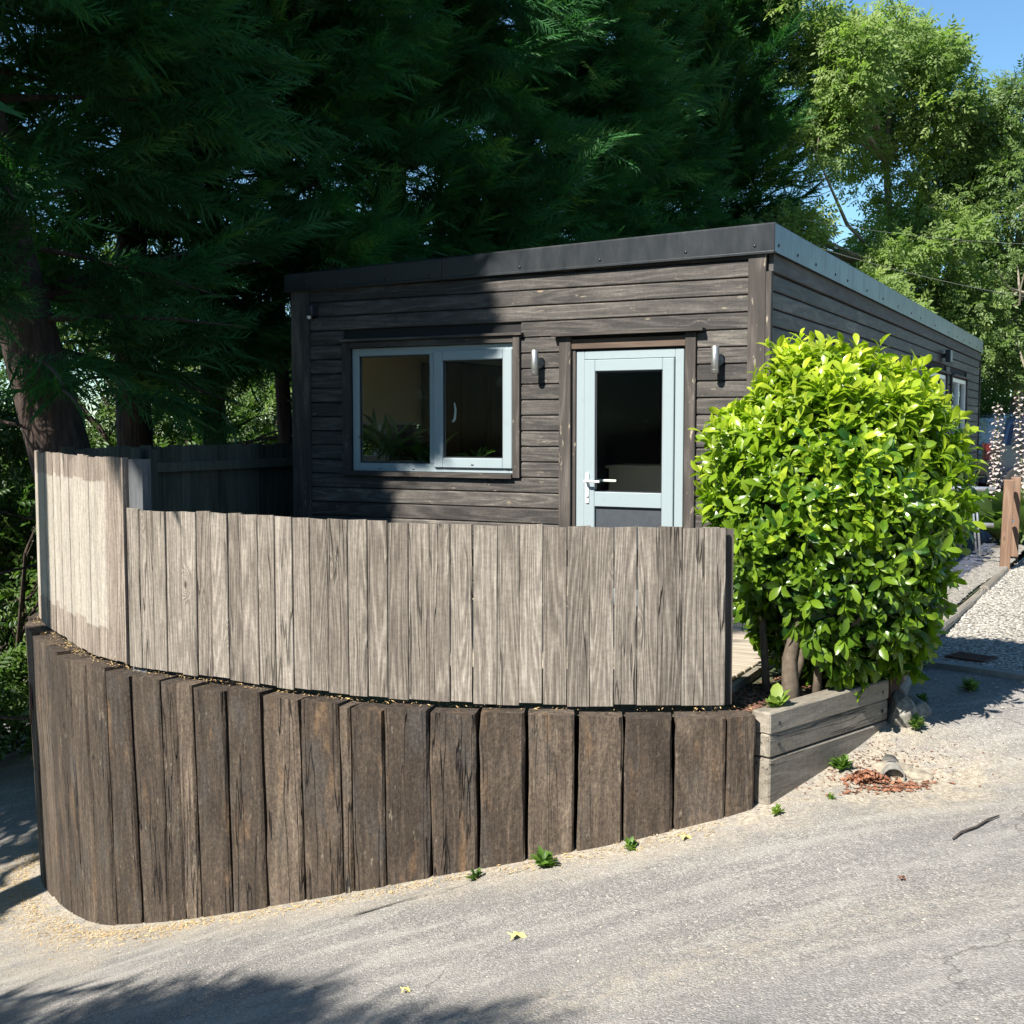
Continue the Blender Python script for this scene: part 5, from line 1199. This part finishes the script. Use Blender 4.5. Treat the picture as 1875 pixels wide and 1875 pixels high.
stones('slate_chippings',np.column_stack([x,y]),np.full(len(x),-.008),.026,M['slate'],'dark blue slate chippings in the bed beside the building','slate chippings',.3)
# straw and dry needles
def dryline(n,spread,lo,hi):
    i=g.integers(int(lo*(len(base_curve)-1)),int(hi*(len(base_curve)-1)),n); T_,N_=normals2(base_curve); off=np.abs(g.normal(0,spread,n))+.03
    return base_curve[i]+N_[i]*off[:,None]+g.normal(0,.03,(n,2))
pts=np.concatenate([dryline(2600,.13,.14,.62),dryline(900,.05,.6,.98),dryline(1300,.5,.12,.36)])
def bits(name,pts,zs,mat,size,label,cat,asp=.22,lift=.5):
    n=len(pts); tv=np.array([(-1,0,0),(0,asp,.12),(1,0,0),(0,-asp,.12)],float); tf=np.array([(0,2,1),(0,3,2)])
    a=g.uniform(0,6.28,n); d=np.stack([np.cos(a),np.sin(a),g.uniform(0,lift,n)],-1); P=np.column_stack([pts,zs])
    o=leaf_mesh(name,[(tv,tf,P,frames(d,np.tile([0,0,1.],(n,1))+g.normal(0,.4,(n,3))),size*g.uniform(.4,1.4,n),g.random(n))],mat); return tag(o,label,cat,kind='stuff')
bits('dry_straw',pts,G(pts[:,0],pts[:,1])+.006,M['dry'],.012,'dry straw coloured needles along the foot of the sleeper wall','plant debris')
i=g.integers(int(.22*len(fine_s)),len(fine_s),1500); w8=g.random(1500)<np.interp(fine_s[i,0],[-3.8,-3,-1.2,-.2,1.2],[1,.9,.8,.3,.35]); i=i[w8]; p=fine_s[i]-Ns[i]*g.uniform(.05,.17,len(i))[:,None]
bits('straw_on_wall_top',p,np.full(len(p),.012),M['dry'],.010,'straw and dead needles caught on top of the sleepers','plant debris')
x=g.uniform(1.15,2.1,1500); y=np.interp(x,[1.15,1.3,2.1],[6.1,6.1,6.85])+g.uniform(.02,.6,1500)
bits('bark_mulch',np.column_stack([x,y]),np.full(1500,-.018),M['mulch'],.018,'reddish bark mulch in the raised bed around the bush trunk','mulch',.4)
p=np.array([1.87,6.17])+g.normal(0,1,(420,2))*np.array([.06,.024]); r2=((p-np.array([1.87,6.17]))**2).sum(1)
bits('dead_leaf_heap',p,G(p[:,0],p[:,1])+.05*np.exp(-r2/.006)*g.random(420)+.004,M['orange'],.021,'heap of rust-orange dead leaves beside the drain hole','dead leaves',.45,.9)
p=np.array([1.96,6.08])+g.normal(0,1,(220,2))*np.array([.13,.03]); p[:,1]+=(p[:,0]-1.96)*.25
bits('orange_leaf_trail',p,G(p[:,0],p[:,1])+.006,M['orange'],.018,'thin trail of orange dead leaves along the edge of the tarmac below the hole','dead leaves',.4,.3)
p=np.array([1.85,6.35])+g.normal(0,1,(700,2))*np.array([.28,.14]); k=p[:,1]<np.interp(p[:,0],[1.3,2.14],[5.95,6.72]); p=p[k]
bits('sandy_litter',p,G(p[:,0],p[:,1])+.004,M['mulch'],.010,'brown leaf litter on the sandy apron below the raised bed','leaf litter',.4,.3)
# drain pipe mouth with its mortar collar
dp=empty('drain_pipe',(2.02,6.22,g1(2.02,6.22)+.01),R(-12),'open drain pipe mouth half buried at the edge of the tarmac','drain pipe')
def ring(ro,ri,y0,y1,n=20):
    mb=MB(); vs=[];
    for yy in (y0,y1):
        for r_ in (ro,ri):
            vs+=[(r_*math.cos(2*math.pi*k/n),yy,r_*.85*math.sin(2*math.pi*k/n)) for k in range(n)]
    fs=[]
    for k in range(n):
        k2=(k+1)%n; fs+=[(k,k2,n+k2,n+k),(2*n+k,3*n+k,3*n+k2,2*n+k2),(k,2*n+k,2*n+k2,k2),(n+k,n+k2,3*n+k2,3*n+k)]
    return mb.add(vs,fs)
ring(.058,.052,-.03,.25).build('pipe',M['bed_stone'],dp,True)
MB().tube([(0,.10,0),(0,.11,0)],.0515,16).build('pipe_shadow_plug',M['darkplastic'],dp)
hull('collar',(0,0,0),(.13,.10,.055),M['sand'],40,8,dp,(0,.11,-.0))
hull('collar',(0,0,0),(.10,.07,.04),M['sand'],30,9,dp,(.12,.06,-.01))
# stick, leaf
sx=[(1.99,5.28),(2.06,5.36),(2.15,5.42),(2.24,5.51),(2.31,5.56)]
tag(MB().tube([(a,b,g1(a,b)+.010+.003*(i%2)) for i,(a,b) in enumerate(sx)],[.005,.006,.0065,.006,.004],6).build('stick',M['stick'],None,True),'dark bent stick lying on the tarmac at the right','stick')
def dleaf(x,y,s_,mat,label):
    z=g1(x,y)+.006; pts=[(0,0,.012),(1,.1,0),(.55,.35,.02),(.75,.8,.0),(.1,.45,.015),(-.3,.9,.01),(-.35,.3,.0),(-1,.2,.02),(-.5,-.15,.01),(-.6,-.7,0),(0,-.35,.02),(.5,-.65,.01),(.45,-.15,.0)]
    vs=[(x+p_[0]*s_,y+p_[1]*s_,z+p_[2]) for p_ in pts]; fs=[(0,i_,i_+1) for i_ in range(1,12)]+[(0,12,1)]
    return tag(mobj('fallen_leaf',vs,fs,mat),label,'leaf')
dleaf(.02,4.95,.045,M['yellowleaf'],'crumpled pale yellow fallen leaf in the middle of the road')
dleaf(-.42,4.55,.022,M['yellowleaf'],'tiny yellow-green leaf left of the large fallen leaf')
dleaf(.86,5.80,.035,M['yellowleaf'],'withered pale leaf at the foot of the right-hand sleepers')
dleaf(1.62,4.85,.018,M['orange'],'tiny reddish leaf on the tarmac below the stick')
# ------------------------------------------------------------------ parked car and cables
car=empty('parked_car',(12.3,26.6,g1(12.3,26.6)),R(4),'dark blue tall car parked beyond the flower spikes at the right edge','car')
prof=[(-2.2,.30),(-2.25,.75),(-2.15,1.0),(-1.95,1.12),(-1.75,1.70),(-1.5,1.78),(.5,1.78),(.8,1.70),(1.35,1.16),(2.1,1.0),(2.25,.80),(2.25,.35),(1.9,.25),(-1.9,.25)]
body=MB(); ys=[(-.86,.94),(-.90,1.0),(.90,1.0),(.86,.94)]; n=len(prof); vs=[]
for yy,s_ in ((-.80,.965),(-.90,1.0),(.90,1.0),(.80,.965)):
    for px,pz in prof:
        inw=max(0,(pz-1.05))*.20; y_=math.copysign(abs(yy)-inw,yy); vs.append((px*s_,y_,.28+(pz-.28)*(s_*.5+.5) if pz>.3 else pz))
fs=[(j*n+i,j*n+(i+1)%n,(j+1)*n+(i+1)%n,(j+1)*n+i) for j in range(3) for i in range(n)]+[tuple(range(n-1,-1,-1)),tuple(3*n+i for i in range(n))]
body.add(vs,fs).build('body',M['carpaint'],car)
for pts_ in ([(-1.72,1.12),(-1.58,1.60),(-.75,1.64),(-.75,1.12)],[(-.68,1.12),(-.68,1.64),(.30,1.64),(.36,1.12)],[(.44,1.12),(.38,1.62),(.62,1.60),(1.05,1.16)]):
    for sy in (-1,1):
        MB().prism(pts_,lambda q,t,sy=sy:(q[0],sy*(.895-max(0,q[1]-1.05)*.20+.006*t),q[1])).build('side_window',M['carglass'],car)
for wx in (-1.45,1.4):
    for sy in (-1,1):
        wh=MB().tube([(wx,sy*.70,.33),(wx,sy*.915,.33)],.33,22).build('wheel',M['tyre'],car); MB().tube([(wx,sy*.905,.33),(wx,sy*.925,.33)],.20,14).build('rim',M['steel'],wh)
for sy in (-1,1): box('tail_lamp',-2.26,-2.13,sy*.80-.07,sy*.80+.07,.80,1.15,M['redlens'],car,.01); box('roof_rail',-1.4,.5,sy*.66-.015,sy*.66+.015,1.785,1.82,M['darkplastic'],car,.004)
for sy in (-1,1): box('wing_mirror',.75,.95,sy*.98-.09,sy*.98+.09,1.08,1.22,M['carpaint'],car,.02)
for sy in (-1,1):
    for dx in (-.70,.40): box('door_handle',dx-.32,dx-.14,sy*.905-.02,sy*.905+.02,.98,1.02,M['steel'],car,.004)
def cable(pts,label):
    a,b=np.array(pts[0]),np.array(pts[1]); P_=[a+(b-a)*t-np.array([0,0,4*.18*t*(1-t)]) for t in np.linspace(0,1,14)]
    tag(MB().tube(P_,.005,5).build('overhead_cable',M['cable'],None,True),label,'cable')
cable([(5.3,22.0,5.2),(12.5,23.5,5.0)],'upper thin overhead cable crossing in front of the trees at the right')
cable([(4.8,20.5,4.6),(10.8,20.5,3.4)],'lower sloping overhead cable crossing in front of the trees at the right')

print('total', time.time()-T0, 'tris', sum(len(m.polygons) for m in bpy.data.meshes)/1e6)
